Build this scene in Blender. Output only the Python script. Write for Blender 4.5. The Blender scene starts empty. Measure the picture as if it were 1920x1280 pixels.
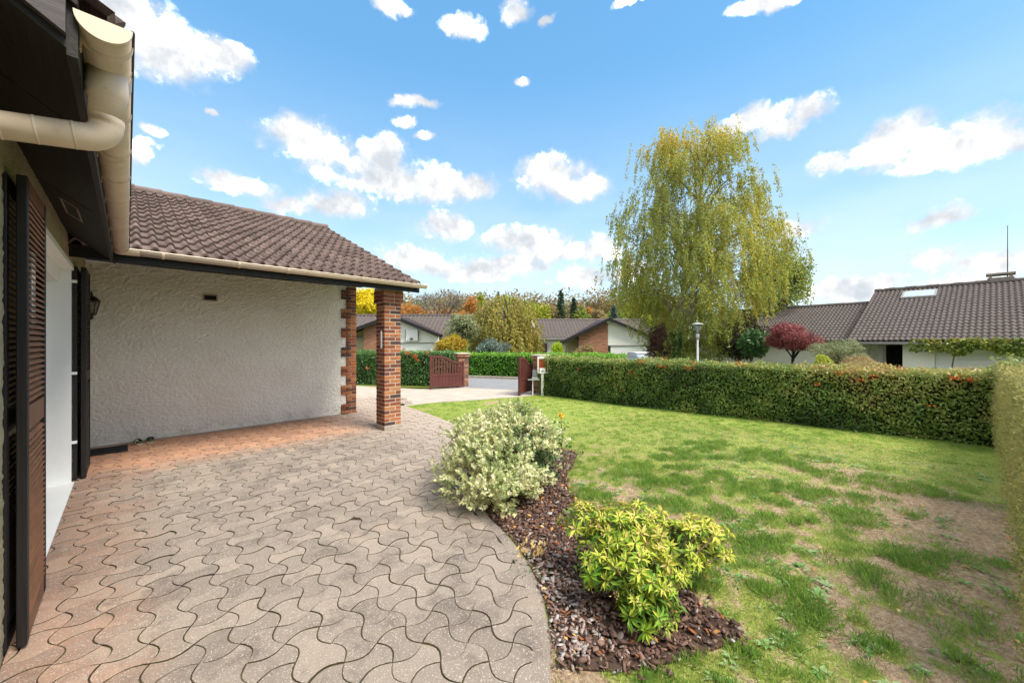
import bpy, bmesh, math, random
import numpy as np
from mathutils import Vector, Matrix, Euler
random.seed(7)
R = math.radians
SC = bpy.context.scene
COL = SC.collection

# ------------------------------------------------------------------ camera
FPX, YAW, EYE = 711.0, R(45.4), 1.5            # world: +Y runs along the house wall, +X along the garage front
SN, CS = math.sin(YAW), math.cos(YAW)
def W(r, d, z=0.0):                             # metres to the right of / ahead of the tripod -> world
    return Vector((SN*d + CS*r, CS*d - SN*r, z))
def at(px, py, d):                              # photo pixel at a given distance ahead -> world
    return W((px-960)/FPX*d, d, EYE-(py-640.5)/FPX*d)
cam = bpy.data.cameras.new('camera'); cam.sensor_width = 36; cam.lens = FPX/1920*36
cam.clip_end = 2000; cam.clip_start = 0.05
camo = bpy.data.objects.new('camera', cam); COL.objects.link(camo)
camo.location = (0, 0, EYE); camo.rotation_euler = (R(90), 0, -YAW); SC.camera = camo

# ------------------------------------------------------------------ light
SUN_EL, SUN_AZ = R(57), R(168)                  # azimuth clockwise from +Y
sun_dir = Vector((math.sin(SUN_AZ)*math.cos(SUN_EL), math.cos(SUN_AZ)*math.cos(SUN_EL), math.sin(SUN_EL)))
sl = bpy.data.lights.new('sun', 'SUN'); sl.energy = 1.35; sl.angle = R(26); sl.color = (1.0, 0.93, 0.82)
so = bpy.data.objects.new('sun', sl); COL.objects.link(so); so.rotation_euler = sun_dir.to_track_quat('Z', 'Y').to_euler()
SC.view_settings.view_transform = 'Standard'; SC.view_settings.look = 'None'
SC.view_settings.exposure = 2.3; SC.view_settings.gamma = 1.0; SC.view_settings.use_curve_mapping = False

def node(nt, typ, ins=None, **kw):
    n = nt.nodes.new(typ)
    for k, v in kw.items(): setattr(n, k, v)
    for k, v in (ins or {}).items():
        if hasattr(v, 'is_output') or isinstance(v, bpy.types.NodeSocket): nt.links.new(v, n.inputs[k])
        else: n.inputs[k].default_value = v
    return n
def math_(nt, op, a, b=0.0, c=None, clamp=False):
    n = nt.nodes.new('ShaderNodeMath'); n.operation = op; n.use_clamp = clamp
    for i, v in enumerate((a, b, c)):
        if v is None: continue
        if isinstance(v, bpy.types.NodeSocket): nt.links.new(v, n.inputs[i])
        else: n.inputs[i].default_value = v
    return n.outputs[0]
def vmath(nt, op, a, b=None):
    n = nt.nodes.new('ShaderNodeVectorMath'); n.operation = op
    for i, v in enumerate((a, b)):
        if v is None: continue
        if isinstance(v, bpy.types.NodeSocket): nt.links.new(v, n.inputs[i])
        else: n.inputs[i].default_value = v
    return n
def mix(nt, fac, a, b, blend='MIX'):
    n = nt.nodes.new('ShaderNodeMix'); n.data_type = 'RGBA'; n.blend_type = blend
    for i, v in ((0, fac), (6, a), (7, b)):
        if isinstance(v, bpy.types.NodeSocket): nt.links.new(v, n.inputs[i])
        elif i == 0: n.inputs[0].default_value = v
        else: n.inputs[i].default_value = (*v[:3], 1)
    return n.outputs[2]
def ramp(nt, fac, stops, interp='LINEAR'):
    n = nt.nodes.new('ShaderNodeValToRGB'); cr = n.color_ramp; cr.interpolation = interp
    while len(cr.elements) < len(stops): cr.elements.new(0.5)
    for e, (p, c) in zip(cr.elements, stops):
        e.position = p; e.color = (c, c, c, 1) if isinstance(c, (int, float)) else (*c, 1)
    nt.links.new(fac, n.inputs[0]); return n.outputs[0]
def mapr(nt, v, a, b, c=0.0, d=1.0, smooth=True):
    n = nt.nodes.new('ShaderNodeMapRange'); n.interpolation_type = 'SMOOTHSTEP' if smooth else 'LINEAR'
    nt.links.new(v, n.inputs[0])
    for i, x in enumerate((a, b, c, d)): n.inputs[i+1].default_value = x
    return n.outputs[0]

# ------------------------------------------------------------------ sky
def azel(px, py):
    v = W((px-960)/FPX, 1.0, (640.5-py)/FPX); return math.atan2(v.x, v.y), math.atan2(v.z, math.hypot(v.x, v.y))
LOBES = [(290,85,105,62),(395,100,85,36),(250,30,95,60),(440,98,45,22),(560,262,62,40),(610,285,70,45),(720,295,42,40),(740,340,95,38),(815,350,75,34),
 (885,350,45,26),(625,380,72,28),(540,385,50,20),(455,345,70,17),(1040,330,58,44),(1085,358,48,26),(1030,300,34,20),(1515,212,48,30),(1400,232,78,22),(1460,252,60,18),
 (1820,262,95,46),(1700,240,55,30),(1650,285,46,36),(1880,262,50,34),(1740,300,70,24),(1555,308,42,22),(1775,405,62,20),(865,48,46,22),(965,22,28,26),
 (735,12,34,18),(1435,8,62,14),(980,157,16,10),(775,190,42,13),(755,226,22,13),(990,452,78,26),(1055,470,70,20),(1490,435,44,22),(955,492,80,15),
 (838,425,42,24),(1745,488,58,24),(1815,505,60,18),(262,282,26,18),(278,248,24,10),(800,262,22,9),(1020,36,14,10),(1180,4,26,8),(830,500,60,16),
 (1560,540,70,18),(1090,520,60,20),(1640,525,50,14),(395,200,16,9),(1120,470,60,22),(890,505,110,20),(1880,500,60,26),(1600,548,110,20),(1790,540,90,18),(760,480,60,22),(1180,520,50,20)]
world = bpy.data.worlds.new('World'); SC.world = world; world.use_nodes = True
nt = world.node_tree; nt.nodes.clear()
gl = bpy.data.node_groups.new('cloud_lobe', 'ShaderNodeTree')
for nm, io, ty in (('P','INPUT','NodeSocketVector'),('C','INPUT','NodeSocketVector'),('S','INPUT','NodeSocketVector'),('Prev','INPUT','NodeSocketFloat'),('Out','OUTPUT','NodeSocketFloat')):
    gl.interface.new_socket(name=nm, in_out=io, socket_type=ty)
gi = gl.nodes.new('NodeGroupInput'); go = gl.nodes.new('NodeGroupOutput')
a = vmath(gl, 'SUBTRACT', gi.outputs['P'], gi.outputs['C']); a = vmath(gl, 'MULTIPLY', a.outputs[0], gi.outputs['S'])
ln = vmath(gl, 'LENGTH', a.outputs[0]).outputs['Value']
m1 = gl.nodes.new('ShaderNodeMath'); m1.operation = 'SMOOTH_MAX'; m1.inputs[2].default_value = 0.25
gl.links.new(math_(gl, 'SUBTRACT', 1.0, ln), m1.inputs[0]); gl.links.new(gi.outputs['Prev'], m1.inputs[1]); gl.links.new(m1.outputs[0], go.inputs[0])
tc = node(nt, 'ShaderNodeTexCoord'); D = vmath(nt, 'NORMALIZE', tc.outputs['Generated']).outputs[0]
nz = node(nt, 'ShaderNodeTexNoise', {'Vector': D, 'Scale': 9.0, 'Detail': 4.0, 'Roughness': 0.6})
dist = vmath(nt, 'MULTIPLY', vmath(nt, 'SUBTRACT', nz.outputs['Color'], (0.5,0.5,0.5)).outputs[0], (0.10,0.07,0)).outputs[0]
sx = node(nt, 'ShaderNodeSeparateXYZ', {0: D})
azs = math_(nt, 'ARCTAN2', sx.outputs[0], sx.outputs[1]); els = math_(nt, 'ARCSINE', sx.outputs[2])
cx = node(nt, 'ShaderNodeCombineXYZ', {0: azs, 1: els})
P = vmath(nt, 'ADD', cx.outputs[0], dist).outputs[0]
prev = None
lob = []
for px, py, rx, ry in LOBES:
    a0, e0 = azel(px, py); a1, _ = azel(px+rx, py); a2, _ = azel(px-rx, py); _, e1 = azel(px, py-ry); _, e2 = azel(px, py+ry)
    lob.append((a0, e0, 1/max((a1-a2)/2, .004), 1/max((e1-e2)/2, .004)))
rs = random.Random(5)
for k in range(100):                              # unseen cumulus round the rest of the sky, added and enlarged for fill light
    a0 = rs.uniform(-math.pi, math.pi); e0 = 0.08+1.05*rs.random()**1.4
    if -0.6 < a0 < 2.2 and e0 < 0.95: continue
    for q in range(2):
        lob.append((a0+rs.uniform(-.09,.09), e0+rs.uniform(-.03,.03), 1/rs.uniform(.14,.32), 1/rs.uniform(.07,.16)))
for a0, e0, s0, s1 in lob:
    g = nt.nodes.new('ShaderNodeGroup'); g.node_tree = gl; nt.links.new(P, g.inputs['P'])
    g.inputs['C'].default_value = (a0, e0, 0); g.inputs['S'].default_value = (s0, s1, 0)
    if prev is None: g.inputs['Prev'].default_value = -2.0
    else: nt.links.new(prev, g.inputs['Prev'])
    prev = g.outputs[0]
n2 = node(nt, 'ShaderNodeTexNoise', {'Vector': D, 'Scale': 20.0, 'Detail': 9.0, 'Roughness': 0.66}).outputs[0]
up = vmath(nt, 'ADD', D, (0.008, -0.012, 0.022)).outputs[0]
n3 = node(nt, 'ShaderNodeTexNoise', {'Vector': up, 'Scale': 20.0, 'Detail': 9.0, 'Roughness': 0.66}).outputs[0]
dens = math_(nt, 'ADD', math_(nt, 'MULTIPLY', prev, 1.25), math_(nt, 'ADD', math_(nt, 'MULTIPLY', math_(nt, 'SUBTRACT', n2, 0.5), 1.9), 0.15))
mask = mapr(nt, dens, -0.25, 0.85)
hz = mapr(nt, els, 0.02, 0.62, 1.0, 0.0)         # thin white veil thickening to the horizon
nv = node(nt, 'ShaderNodeTexNoise', {'Vector': vmath(nt, 'MULTIPLY', D, (3,3,9)).outputs[0], 'Scale': 1.6, 'Detail': 6.0}).outputs[0]
veil = math_(nt, 'MULTIPLY', hz, mapr(nt, nv, 0.25, 0.7, 0.45, 0.9))
sky = node(nt, 'ShaderNodeTexSky', sky_type='NISHITA', sun_disc=False, sun_elevation=SUN_EL, sun_rotation=SUN_AZ, air_density=1.0, dust_density=0.3, ozone_density=3.0)
grad = ramp(nt, math_(nt, 'MULTIPLY', els, 1/1.2), [(0,(1.24,1.45,1.59)),(.10,(.97,1.30,1.57)),(.26,(.545,1.01,1.52)),(.52,(.30,.77,1.40)),(1,(.215,.615,1.23))])
skyc = mix(nt, .72, mix(nt, 1.0, sky.outputs[0], (.46, .66, .64), 'MULTIPLY'), grad)
lo_ = node(nt, 'ShaderNodeTexNoise', {'Vector': D, 'Scale': 12.0, 'Detail': 4.0, 'Roughness': 0.55}).outputs[0]
lo2 = node(nt, 'ShaderNodeTexNoise', {'Vector': vmath(nt, 'ADD', D, (-0.006, -0.010, 0.030)).outputs[0], 'Scale': 12.0, 'Detail': 4.0, 'Roughness': 0.55}).outputs[0]
sh = math_(nt, 'ADD', math_(nt, 'MULTIPLY', math_(nt, 'SUBTRACT', lo_, lo2), 3.6), math_(nt, 'MULTIPLY', math_(nt, 'SUBTRACT', n2, n3), 1.6))
cloudc = ramp(nt, math_(nt, 'ADD', math_(nt, 'MULTIPLY', sh, .85), .56, clamp=True), [(0,(1.20,1.28,1.38)),(.35,(1.46,1.51,1.57)),(.68,(1.80,1.80,1.80)),(1,(6.5,6.3,6.1))])
s1 = mix(nt, math_(nt, 'MULTIPLY', veil, .55), skyc, (1.85, 1.95, 2.02))
s2 = mix(nt, mask, s1, cloudc)
bg = node(nt, 'ShaderNodeBackground', {0: s2, 1: 0.12})
nt.links.new(bg.outputs[0], node(nt, 'ShaderNodeOutputWorld').inputs[0])
world.cycles.sampling_method = 'MANUAL'; world.cycles.sample_map_resolution = 512

# ------------------------------------------------------------------ numpy noise
def _h(i, j, k, s):
    n = (i*374761393 + j*668265263 + k*2147483647 + s*974634777) & 0xffffffff
    n = ((n ^ (n >> 13)) * 1274126177) & 0xffffffff
    return ((n ^ (n >> 16)) & 0xffff) / 65535.0
def vnoise(p, s=0):
    p = np.asarray(p, float)
    if p.shape[1] == 2: p = np.column_stack((p, np.zeros(len(p))))
    i = np.floor(p).astype(np.int64); f = p-i; f = f*f*(3-2*f); o = 0
    for a in (0,1):
        for b in (0,1):
            for c in (0,1):
                w = (f[:,0] if a else 1-f[:,0])*(f[:,1] if b else 1-f[:,1])*(f[:,2] if c else 1-f[:,2])
                o = o + w*_h(i[:,0]+a, i[:,1]+b, i[:,2]+c, s)
    return o
def fbm(p, s=0, oct=3):
    o = 0; t = 0; a = 1.0; p = np.asarray(p, float)
    for k in range(oct): o = o + a*vnoise(p*2**k, s+k); t += a; a *= .5
    return o/t
def smooth(a, b, x): t = np.clip((x-a)/(b-a), 0, 1); return t*t*(3-2*t)

# ------------------------------------------------------------------ materials
M = {}
def new(name):
    m = bpy.data.materials.new(name); m.use_nodes = True; nt = m.node_tree; nt.nodes.clear()
    out = nt.nodes.new('ShaderNodeOutputMaterial'); b = nt.nodes.new('ShaderNodeBsdfPrincipled')
    nt.links.new(b.outputs[0], out.inputs[0]); M[name] = m
    return m, nt, b, out
def pos(nt): return nt.nodes.new('ShaderNodeNewGeometry').outputs['Position']
def noise(nt, scale, detail=3.0, rough=0.55, vec=None, col=False):
    n = node(nt, 'ShaderNodeTexNoise', {'Vector': vec if vec is not None else pos(nt), 'Scale': scale, 'Detail': detail, 'Roughness': rough})
    return n.outputs[1 if col else 0]
def bump(nt, b, h, dist=0.01, strength=1.0):
    n = node(nt, 'ShaderNodeBump', {'Height': h, 'Distance': dist, 'Strength': strength}); nt.links.new(n.outputs[0], b.inputs['Normal'])
def setc(nt, b, c, rough=0.7, spec=0.3):
    if isinstance(c, bpy.types.NodeSocket): nt.links.new(c, b.inputs['Base Color'])
    else: b.inputs['Base Color'].default_value = (*c, 1)
    b.inputs['Roughness'].default_value = rough; b.inputs['Specular IOR Level'].default_value = spec
def simple(name, c, c2=None, scale=12., rough=.6, spec=.3, bd=0.0, bs=60., metal=0.0):
    m, nt, b, o = new(name); c2 = c2 or tuple(x*.75 for x in c)
    setc(nt, b, ramp(nt, noise(nt, scale, 5, .6), [(.3, c2), (.7, c)]), rough, spec); b.inputs['Metallic'].default_value = metal
    if bd: bump(nt, b, noise(nt, bs, 4), bd)
    return m
# rough render on the house
def plaster(name, c1, c2, bd):
    m, nt, b, o = new(name)
    col = mix(nt, mapr(nt, noise(nt, 1.4, 5, .6), .35, .7), c1, c2)
    col = mix(nt, mapr(nt, noise(nt, 70, 3), .55, .75, 0, .35), col, tuple(x*.6 for x in c2))
    sz = node(nt, 'ShaderNodeSeparateXYZ', {0: pos(nt)}).outputs[2]
    low = math_(nt, 'MULTIPLY', mapr(nt, sz, 0.0, .28, 1, 0), mapr(nt, noise(nt, 6, 5), .4, .7, .1, .6))
    col = mix(nt, low, col, (.36,.31,.25)); setc(nt, b, col, .95, .1)
    h = noise(nt, 70, 5, .65); bump(nt, b, h, bd*.6)
plaster('render_white', (.92,.885,.83), (.86,.81,.745), .035)
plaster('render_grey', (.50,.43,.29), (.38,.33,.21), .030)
def brickmat(name, tone=1.0):
    m, nt, b, o = new(name)
    oi = nt.nodes.new('ShaderNodeObjectInfo').outputs['Random']
    base = ramp(nt, oi, [(0,(.23,.075,.035)),(.14,(.33,.115,.05)),(.28,(.17,.058,.035)),(.42,(.37,.145,.058)),(.56,(.14,.055,.04)),(.70,(.28,.095,.045)),(.82,(.40,.18,.075)),(.90,(.075,.045,.042)),(.96,(.25,.085,.045))], 'CONSTANT')
    v = vmath(nt, 'ADD', pos(nt), None); v.inputs[1].default_value = (0,0,0)
    dk = mapr(nt, noise(nt, 13, 5, .7), .52, .70, 0, .85)
    col = mix(nt, dk, base, (.055,.036,.034)); col = mix(nt, mapr(nt, noise(nt, 45, 4), .58, .75, 0, .4), col, (.45,.24,.12))
    col = mix(nt, 1.0, col, (tone, tone, tone), 'MULTIPLY')
    setc(nt, b, col, .85, .2); bump(nt, b, noise(nt, 130, 5, .7), .004)
brickmat('brick')
simple('mortar', (.58,.51,.43), (.46,.40,.33), 30, .95, .1, .004, 150)
def tilemat(name, c, lich=.5):
    m, nt, b, o = new(name)
    oi = nt.nodes.new('ShaderNodeObjectInfo').outputs['Random']
    col = mix(nt, oi, tuple(x*.75 for x in c), tuple(x*1.25 for x in c))
    col = mix(nt, mapr(nt, noise(nt, 5, 6, .7), .45, .7, 0, .7), col, tuple(x*.5 for x in c))
    col = mix(nt, mapr(nt, noise(nt, 34, 5, .7), .60, .72, 0, lich), col, (.40,.36,.31))
    col = mix(nt, mapr(nt, noise(nt, 2.2, 5, .7), .66, .74, 0, .5), col, (.30,.20,.05))
    setc(nt, b, col, .8, .25); bump(nt, b, noise(nt, 90, 4), .004)
tilemat('tile', (.150,.108,.095), .6); tilemat('tile_far', (.125,.104,.096), .5)
simple('white_paint', (.82,.82,.81), (.78,.78,.77), 4, .45, .4)
simple('white_wall', (.88,.85,.80), (.82,.79,.73), 2, .85, .2, .004, 60)
m, nt, b, o = new('beige_pvc'); col = ramp(nt, noise(nt, 5, 5, .6), [(.3,(.60,.47,.36)),(.7,(.70,.565,.44))]); col = mix(nt, mapr(nt, noise(nt, 11, 6, .75), .54, .74, 0, .5), col, (.30,.21,.11)); setc(nt, b, col, .42, .45)
simple('cap_pvc', (.72,.60,.45), (.68,.56,.42), 5, .35, .45)
def wood(name, c1, c2, ax, rough=.55, sc=1.0):
    m, nt, b, o = new(name); s = [60*sc, 60*sc, 60*sc]; s[ax] = 3
    v = vmath(nt, 'MULTIPLY', pos(nt), tuple(s)).outputs[0]; n1 = noise(nt, 1.0, 5, .65, v)
    setc(nt, b, ramp(nt, n1, [(.3, c2), (.7, c1)]), rough, .3); bump(nt, b, n1, .002)
wood('wood_black', (.022,.019,.019), (.011,.010,.010), 2); wood('wood_soffit', (.022,.018,.016), (.012,.010,.009), 1, .6)
wood('wood_fascia', (.020,.021,.025), (.011,.012,.014), 0, .5); wood('wood_barge', (.11,.095,.10), (.035,.03,.033), 0, .6)
wood('wood_brown', (.21,.085,.04), (.095,.038,.02), 2, .4); wood('slat_brown', (.27,.115,.055), (.12,.052,.027), 1, .4)
simple('iron_black', (.015,.015,.015), (.008,.008,.008), 20, .4, .5); simple('galvanised', (.55,.56,.57), (.40,.41,.42), 15, .4, .5, metal=.6)
simple('silver_paint', (.50,.53,.56), (.42,.45,.48), 6, .45, .5)
simple('rubber', (.022,.024,.028), (.014,.015,.018), 90, .95, .1, .004, 300)
simple('clog_green', (.10,.105,.05), (.06,.065,.03), 20, .7, .2); simple('clog_pale', (.42,.42,.30), (.34,.34,.24), 20, .7, .2)
simple('gate_maroon', (.115,.034,.028), (.088,.027,.023), 5, .45, .4)
simple('box_rust', (.36,.075,.018), (.28,.055,.014), 12, .6, .3); simple('box_grey', (.20,.21,.22), (.15,.16,.17), 12, .5, .4)
simple('concrete', (.42,.36,.30), (.30,.255,.21), 5, .9, .15, .003, 90)
simple('sooty_black', (.012,.011,.011), (.006,.006,.006), 9, .8, .2)  # near-black: painted shade in openings, also the maple's own bark
simple('rust_brown', (.05,.03,.028), (.035,.022,.02), 9, .7, .2)
simple('car_white', (.78,.79,.80), (.76,.77,.78), 3, .2, .6); simple('metal_zinc', (.30,.29,.28), (.23,.22,.21), 6, .5, .4)
m, nt, b, o = new('glass_dark'); setc(nt, b, (.02,.025,.03), .05, .8)
m, nt, b, o = new('glass_sky'); setc(nt, b, (.45,.50,.54), .08, .8)  # pale base colour stands in for the sky's reflection
m, nt, b, o = new('bulb'); setc(nt, b, (.75,.40,.20), .3, .5)
m, nt, b, o = new('glass_lantern'); setc(nt, b, (.55,.60,.58), .1, .6); b.inputs['Transmission Weight'].default_value = .8
# small brickwork, too far off for single bricks
m, nt, b, o = new('brick_far')
tcg = vmath(nt, 'ADD', node(nt, 'ShaderNodeTexCoord').outputs['Object'], (0,0,0)).outputs[0]
sp = node(nt, 'ShaderNodeSeparateXYZ', {0: tcg}); cm = node(nt, 'ShaderNodeCombineXYZ', {0: math_(nt, 'MULTIPLY', math_(nt, 'SUBTRACT', sp.outputs[0], sp.outputs[1]), .707), 1: sp.outputs[2]})
bt = node(nt, 'ShaderNodeTexBrick', {'Vector': cm.outputs[0], 'Color1': (.42,.17,.09,1), 'Color2': (.20,.075,.05,1), 'Mortar': (.42,.33,.27,1), 'Scale': 1.0, 'Mortar Size': .012, 'Brick Width': .36, 'Row Height': .13})
setc(nt, b, mix(nt, mapr(nt, noise(nt, 6, 5, .7), .4, .7, 0, .5), bt.outputs[0], (.38,.18,.10)), .9, .1)
# patio pavers: one cell of the wave bond keeps one tone
PP, PX, PY = .158, 1.02, 1.785
m, nt, b, o = new('paver')
ps = pos(nt); sp = node(nt, 'ShaderNodeSeparateXYZ', {0: ps})
oi = nt.nodes.new('ShaderNodeAttribute'); oi.attribute_name = 'cell'
cell = math_(nt, 'FRACT', math_(nt, 'ADD', math_(nt, 'MULTIPLY', nt.nodes.new('ShaderNodeObjectInfo').outputs['Random'], 1.0), oi.outputs['Fac']))
grey = ramp(nt, cell, [(0,(.230,.190,.156)),(.35,(.262,.217,.178)),(.7,(.28,.232,.190)),(1,(.325,.268,.216))])
grey = mix(nt, mapr(nt, noise(nt, 2.6, 6, .7), .48, .68, 0, .66), grey, (.115,.095,.085))
grey = mix(nt, mapr(nt, noise(nt, 1.1, 5, .65), .56, .72, 0, .5), grey, (.44,.34,.26))
red = ramp(nt, cell, [(0,(.42,.19,.105)),(.5,(.45,.225,.13)),(1,(.47,.265,.165))])
nn = noise(nt, 1.6, 5, .65)
dy = math_(nt, 'ADD', sp.outputs[1], math_(nt, 'MULTIPLY', math_(nt, 'SUBTRACT', nn, .5), 1.3))
dx = math_(nt, 'SUBTRACT', math_(nt, 'MULTIPLY', math_(nt, 'SUBTRACT', nn, .5), .9), sp.outputs[0])
rf = math_(nt, 'MAXIMUM', math_(nt, 'MULTIPLY', mapr(nt, dy, 5.7, 6.6), mapr(nt, sp.outputs[0], 2.0, 3.6, 1, .25)), math_(nt, 'MULTIPLY', mapr(nt, dx, -.30, .32), .50))
rf = math_(nt, 'MULTIPLY', rf, math_(nt, 'ADD', math_(nt, 'MULTIPLY', cell, .5), mapr(nt, noise(nt, 10, 6, .75), .35, .65, .35, .85)), clamp=True)
col = mix(nt, rf, grey, red)
far = mapr(nt, sp.outputs[0], 2.2, 4.2, 0, .75); col = mix(nt, far, col, (.44,.36,.30)); col = mix(nt, mapr(nt, noise(nt, 5, 7, .78), .55, .66, 0, .5), col, (.12,.10,.088)); col = mix(nt, mapr(nt, noise(nt, 7.3, 7, .78), .60, .70, 0, .5), col, (.50,.41,.325))
col = mix(nt, mapr(nt, noise(nt, 140, 2, .5), .59, .68, 0, .6), col, (.64,.57,.50))
col = mix(nt, mapr(nt, noise(nt, 210, 2, .5), .60, .72, 0, .5), col, (.09,.075,.065))
setc(nt, b, col, .92, .12); bump(nt, b, math_(nt, 'ADD', noise(nt, 170, 4, .7), math_(nt, 'MULTIPLY', noise(nt, 18, 4), 1.2)), .003)
M['edging'] = M['paver']
simple('joint_moss', (.095,.080,.036), (.035,.029,.020), 7, 1, .05, .004, 200)
m, nt, b, o = new('driveway')
col = ramp(nt, noise(nt, 2.2, 6, .65), [(.3,(.40,.335,.28)),(.7,(.52,.45,.385))]); col = mix(nt, mapr(nt, noise(nt, 40, 4, .7), .58, .72, 0, .4), col, (.30,.25,.20))
setc(nt, b, col, .95, .1); bump(nt, b, noise(nt, 80, 4), .004)
m, nt, b, o = new('asphalt')
setc(nt, b, ramp(nt, noise(nt, 3, 6, .7), [(.3,(.20,.205,.215)),(.7,(.27,.275,.285))]), .9, .15); bump(nt, b, noise(nt, 120, 3), .004)
# lawn soil and thatch, driven by how much grass grows there
m, nt, b, o = new('lawn_ground')
at_ = nt.nodes.new('ShaderNodeAttribute'); at_.attribute_name = 'green'
soil = ramp(nt, noise(nt, 26, 8, .75), [(.28,(.20,.13,.075)),(.5,(.42,.30,.195)),(.7,(.60,.47,.34))])
thatch = ramp(nt, noise(nt, 30, 5, .7), [(.3,(.24,.31,.06)),(.7,(.40,.42,.12))])
gf = mapr(nt, math_(nt, 'ADD', at_.outputs['Fac'], math_(nt, 'MULTIPLY', math_(nt, 'SUBTRACT', noise(nt, 38, 6, .75), .5), .9)), .40, .72)
setc(nt, b, mix(nt, gf, soil, thatch), 1.0, .05); bump(nt, b, noise(nt, 60, 6, .7), .02)
simple('field', (.10,.14,.035), (.07,.10,.03), .5, 1, .05)
simple('field_yellow', (.26,.30,.06), (.18,.22,.05), 8, 1, .05, .02, 60); simple('soil_dark', (.10,.065,.048), (.05,.032,.025), 20, 1, .05, .01, 60)
m, nt, b, o = new('bark_chip')
ta = nt.nodes.new('ShaderNodeAttribute'); ta.attribute_name = 'tint'
col = ramp(nt, ta.outputs['Fac'], [(0,(.065,.040,.033)),(.3,(.135,.075,.057)),(.55,(.20,.118,.09)),(.72,(.27,.17,.13)),(.84,(.29,.26,.25)),(.95,(.45,.43,.42)),(1,(.34,.12,.045))])
col = mix(nt, mapr(nt, noise(nt, 120, 4), .4, .7, 0, .5), col, (.06,.04,.032)); setc(nt, b, col, .85, .2)
def leafmat(name, stops, transl=.3, rough=.5, spec=.35, attr='tint'):
    m, nt, b, o = new(name); ta = nt.nodes.new('ShaderNodeAttribute'); ta.attribute_name = attr
    n = len(stops); c = ramp(nt, ta.outputs['Fac'], [(i/(n-1) if n > 1 else 0, s) for i, s in enumerate(stops)])
    setc(nt, b, c, rough, spec); tr = node(nt, 'ShaderNodeBsdfTranslucent', {0: mix(nt, .5, c, tuple(min(1, x*1.3) for x in stops[-1]))})
    mx = node(nt, 'ShaderNodeMixShader', {0: transl, 1: b.outputs[0], 2: tr.outputs[0]}); nt.links.new(mx.outputs[0], o.inputs[0]); return m
leafmat('grass', [(.10,.31,.03),(.18,.42,.035),(.29,.47,.055),(.46,.50,.13),(.54,.47,.24)], .45, .6)
leafmat('straw', [(.20,.125,.07),(.36,.25,.15),(.52,.42,.27),(.34,.32,.12)], .1, .8)
leafmat('weed', [(.10,.25,.05),(.19,.35,.09),(.33,.44,.20)], .3)
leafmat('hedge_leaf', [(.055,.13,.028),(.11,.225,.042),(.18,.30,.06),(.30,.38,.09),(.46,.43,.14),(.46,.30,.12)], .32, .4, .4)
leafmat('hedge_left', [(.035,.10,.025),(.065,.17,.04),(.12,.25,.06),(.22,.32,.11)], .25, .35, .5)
leafmat('berry', [(.42,.06,.012),(.55,.10,.015),(.60,.16,.03)], .1, .4)
leafmat('laurel', [(.05,.17,.014),(.09,.26,.02),(.16,.36,.03),(.25,.45,.05)], .3, .35, .5)
leafmat('dry_hedge', [(.17,.21,.04),(.30,.30,.065),(.40,.35,.10),(.40,.26,.13),(.48,.38,.24)], .3, .7)
leafmat('birch_leaf', [(.15,.23,.05),(.24,.34,.07),(.36,.44,.09),(.48,.49,.095),(.62,.50,.07),(.66,.41,.05)], .4, .5)
leafmat('willow_leaf', [(.22,.23,.07),(.34,.32,.08),(.48,.40,.09),(.58,.44,.10)], .4, .6)
leafmat('green_tree', [(.10,.16,.035),(.17,.25,.045),(.27,.32,.055),(.36,.36,.07)], .4)
leafmat('olive_leaf', [(.17,.21,.10),(.27,.30,.15),(.37,.37,.20)], .35)
leafmat('orange_leaf', [(.24,.13,.06),(.42,.20,.06),(.55,.25,.06),(.55,.33,.10)], .4, .7)
leafmat('yellow_leaf', [(.50,.42,.02),(.78,.62,.02),(.85,.70,.04)], .4, .6)
leafmat('yellowgreen_leaf', [(.20,.26,.03),(.34,.38,.04),(.46,.46,.06)], .4, .6)
leafmat('tan_leaf', [(.20,.15,.06),(.32,.24,.10),(.40,.30,.15)], .35, .7)
leafmat('conifer', [(.035,.07,.035),(.06,.11,.055),(.09,.15,.08)], .1, .7)
leafmat('bluegreen', [(.075,.12,.09),(.14,.19,.15),(.22,.27,.22)], .2, .6)
leafmat('lime', [(.20,.32,.02),(.36,.50,.03),(.52,.60,.05)], .4, .6)
leafmat('maple', [(.09,.025,.03),(.18,.045,.05),(.29,.075,.075),(.36,.12,.11)], .3, .6)
leafmat('prunus', [(.045,.022,.02),(.085,.04,.03),(.14,.075,.045)], .25, .6)
leafmat('dark_green', [(.025,.07,.022),(.055,.13,.035),(.09,.19,.05)], .2, .4, .5)
leafmat('darkbrown_leaf', [(.02,.018,.012),(.045,.045,.02),(.09,.075,.03)], .2, .6)
leafmat('ivy', [(.02,.075,.012),(.04,.13,.02),(.07,.18,.03)], .2, .4, .5)
leafmat('vine', [(.08,.16,.02),(.16,.25,.03),(.32,.36,.06),(.36,.20,.05)], .35)
leafmat('autumn_shrub', [(.20,.24,.02),(.38,.36,.02),(.50,.34,.04),(.48,.20,.04)], .4, .6)
leafmat('variegated', [(.10,.21,.05),(.28,.38,.12),(.54,.57,.26),(.70,.69,.40),(.77,.74,.50)], .3, .45)
leafmat('pieris', [(.05,.16,.015),(.10,.26,.022),(.20,.38,.03),(.42,.52,.04),(.66,.63,.10),(.74,.54,.20)], .3, .5, .3)
leafmat('pieris_bud', [(.50,.30,.14),(.58,.44,.18),(.55,.50,.22)], .2, .6)
leafmat('rose', [(.03,.09,.03),(.05,.13,.04)], .2); leafmat('petal', [(.80,.50,.03),(.85,.62,.08)], .3, .6)
leafmat('pale_leaf', [(.62,.42,.14),(.72,.56,.26)], .3, .7); leafmat('fallen', [(.42,.16,.04),(.55,.30,.08),(.62,.45,.20)], .2, .7)
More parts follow.
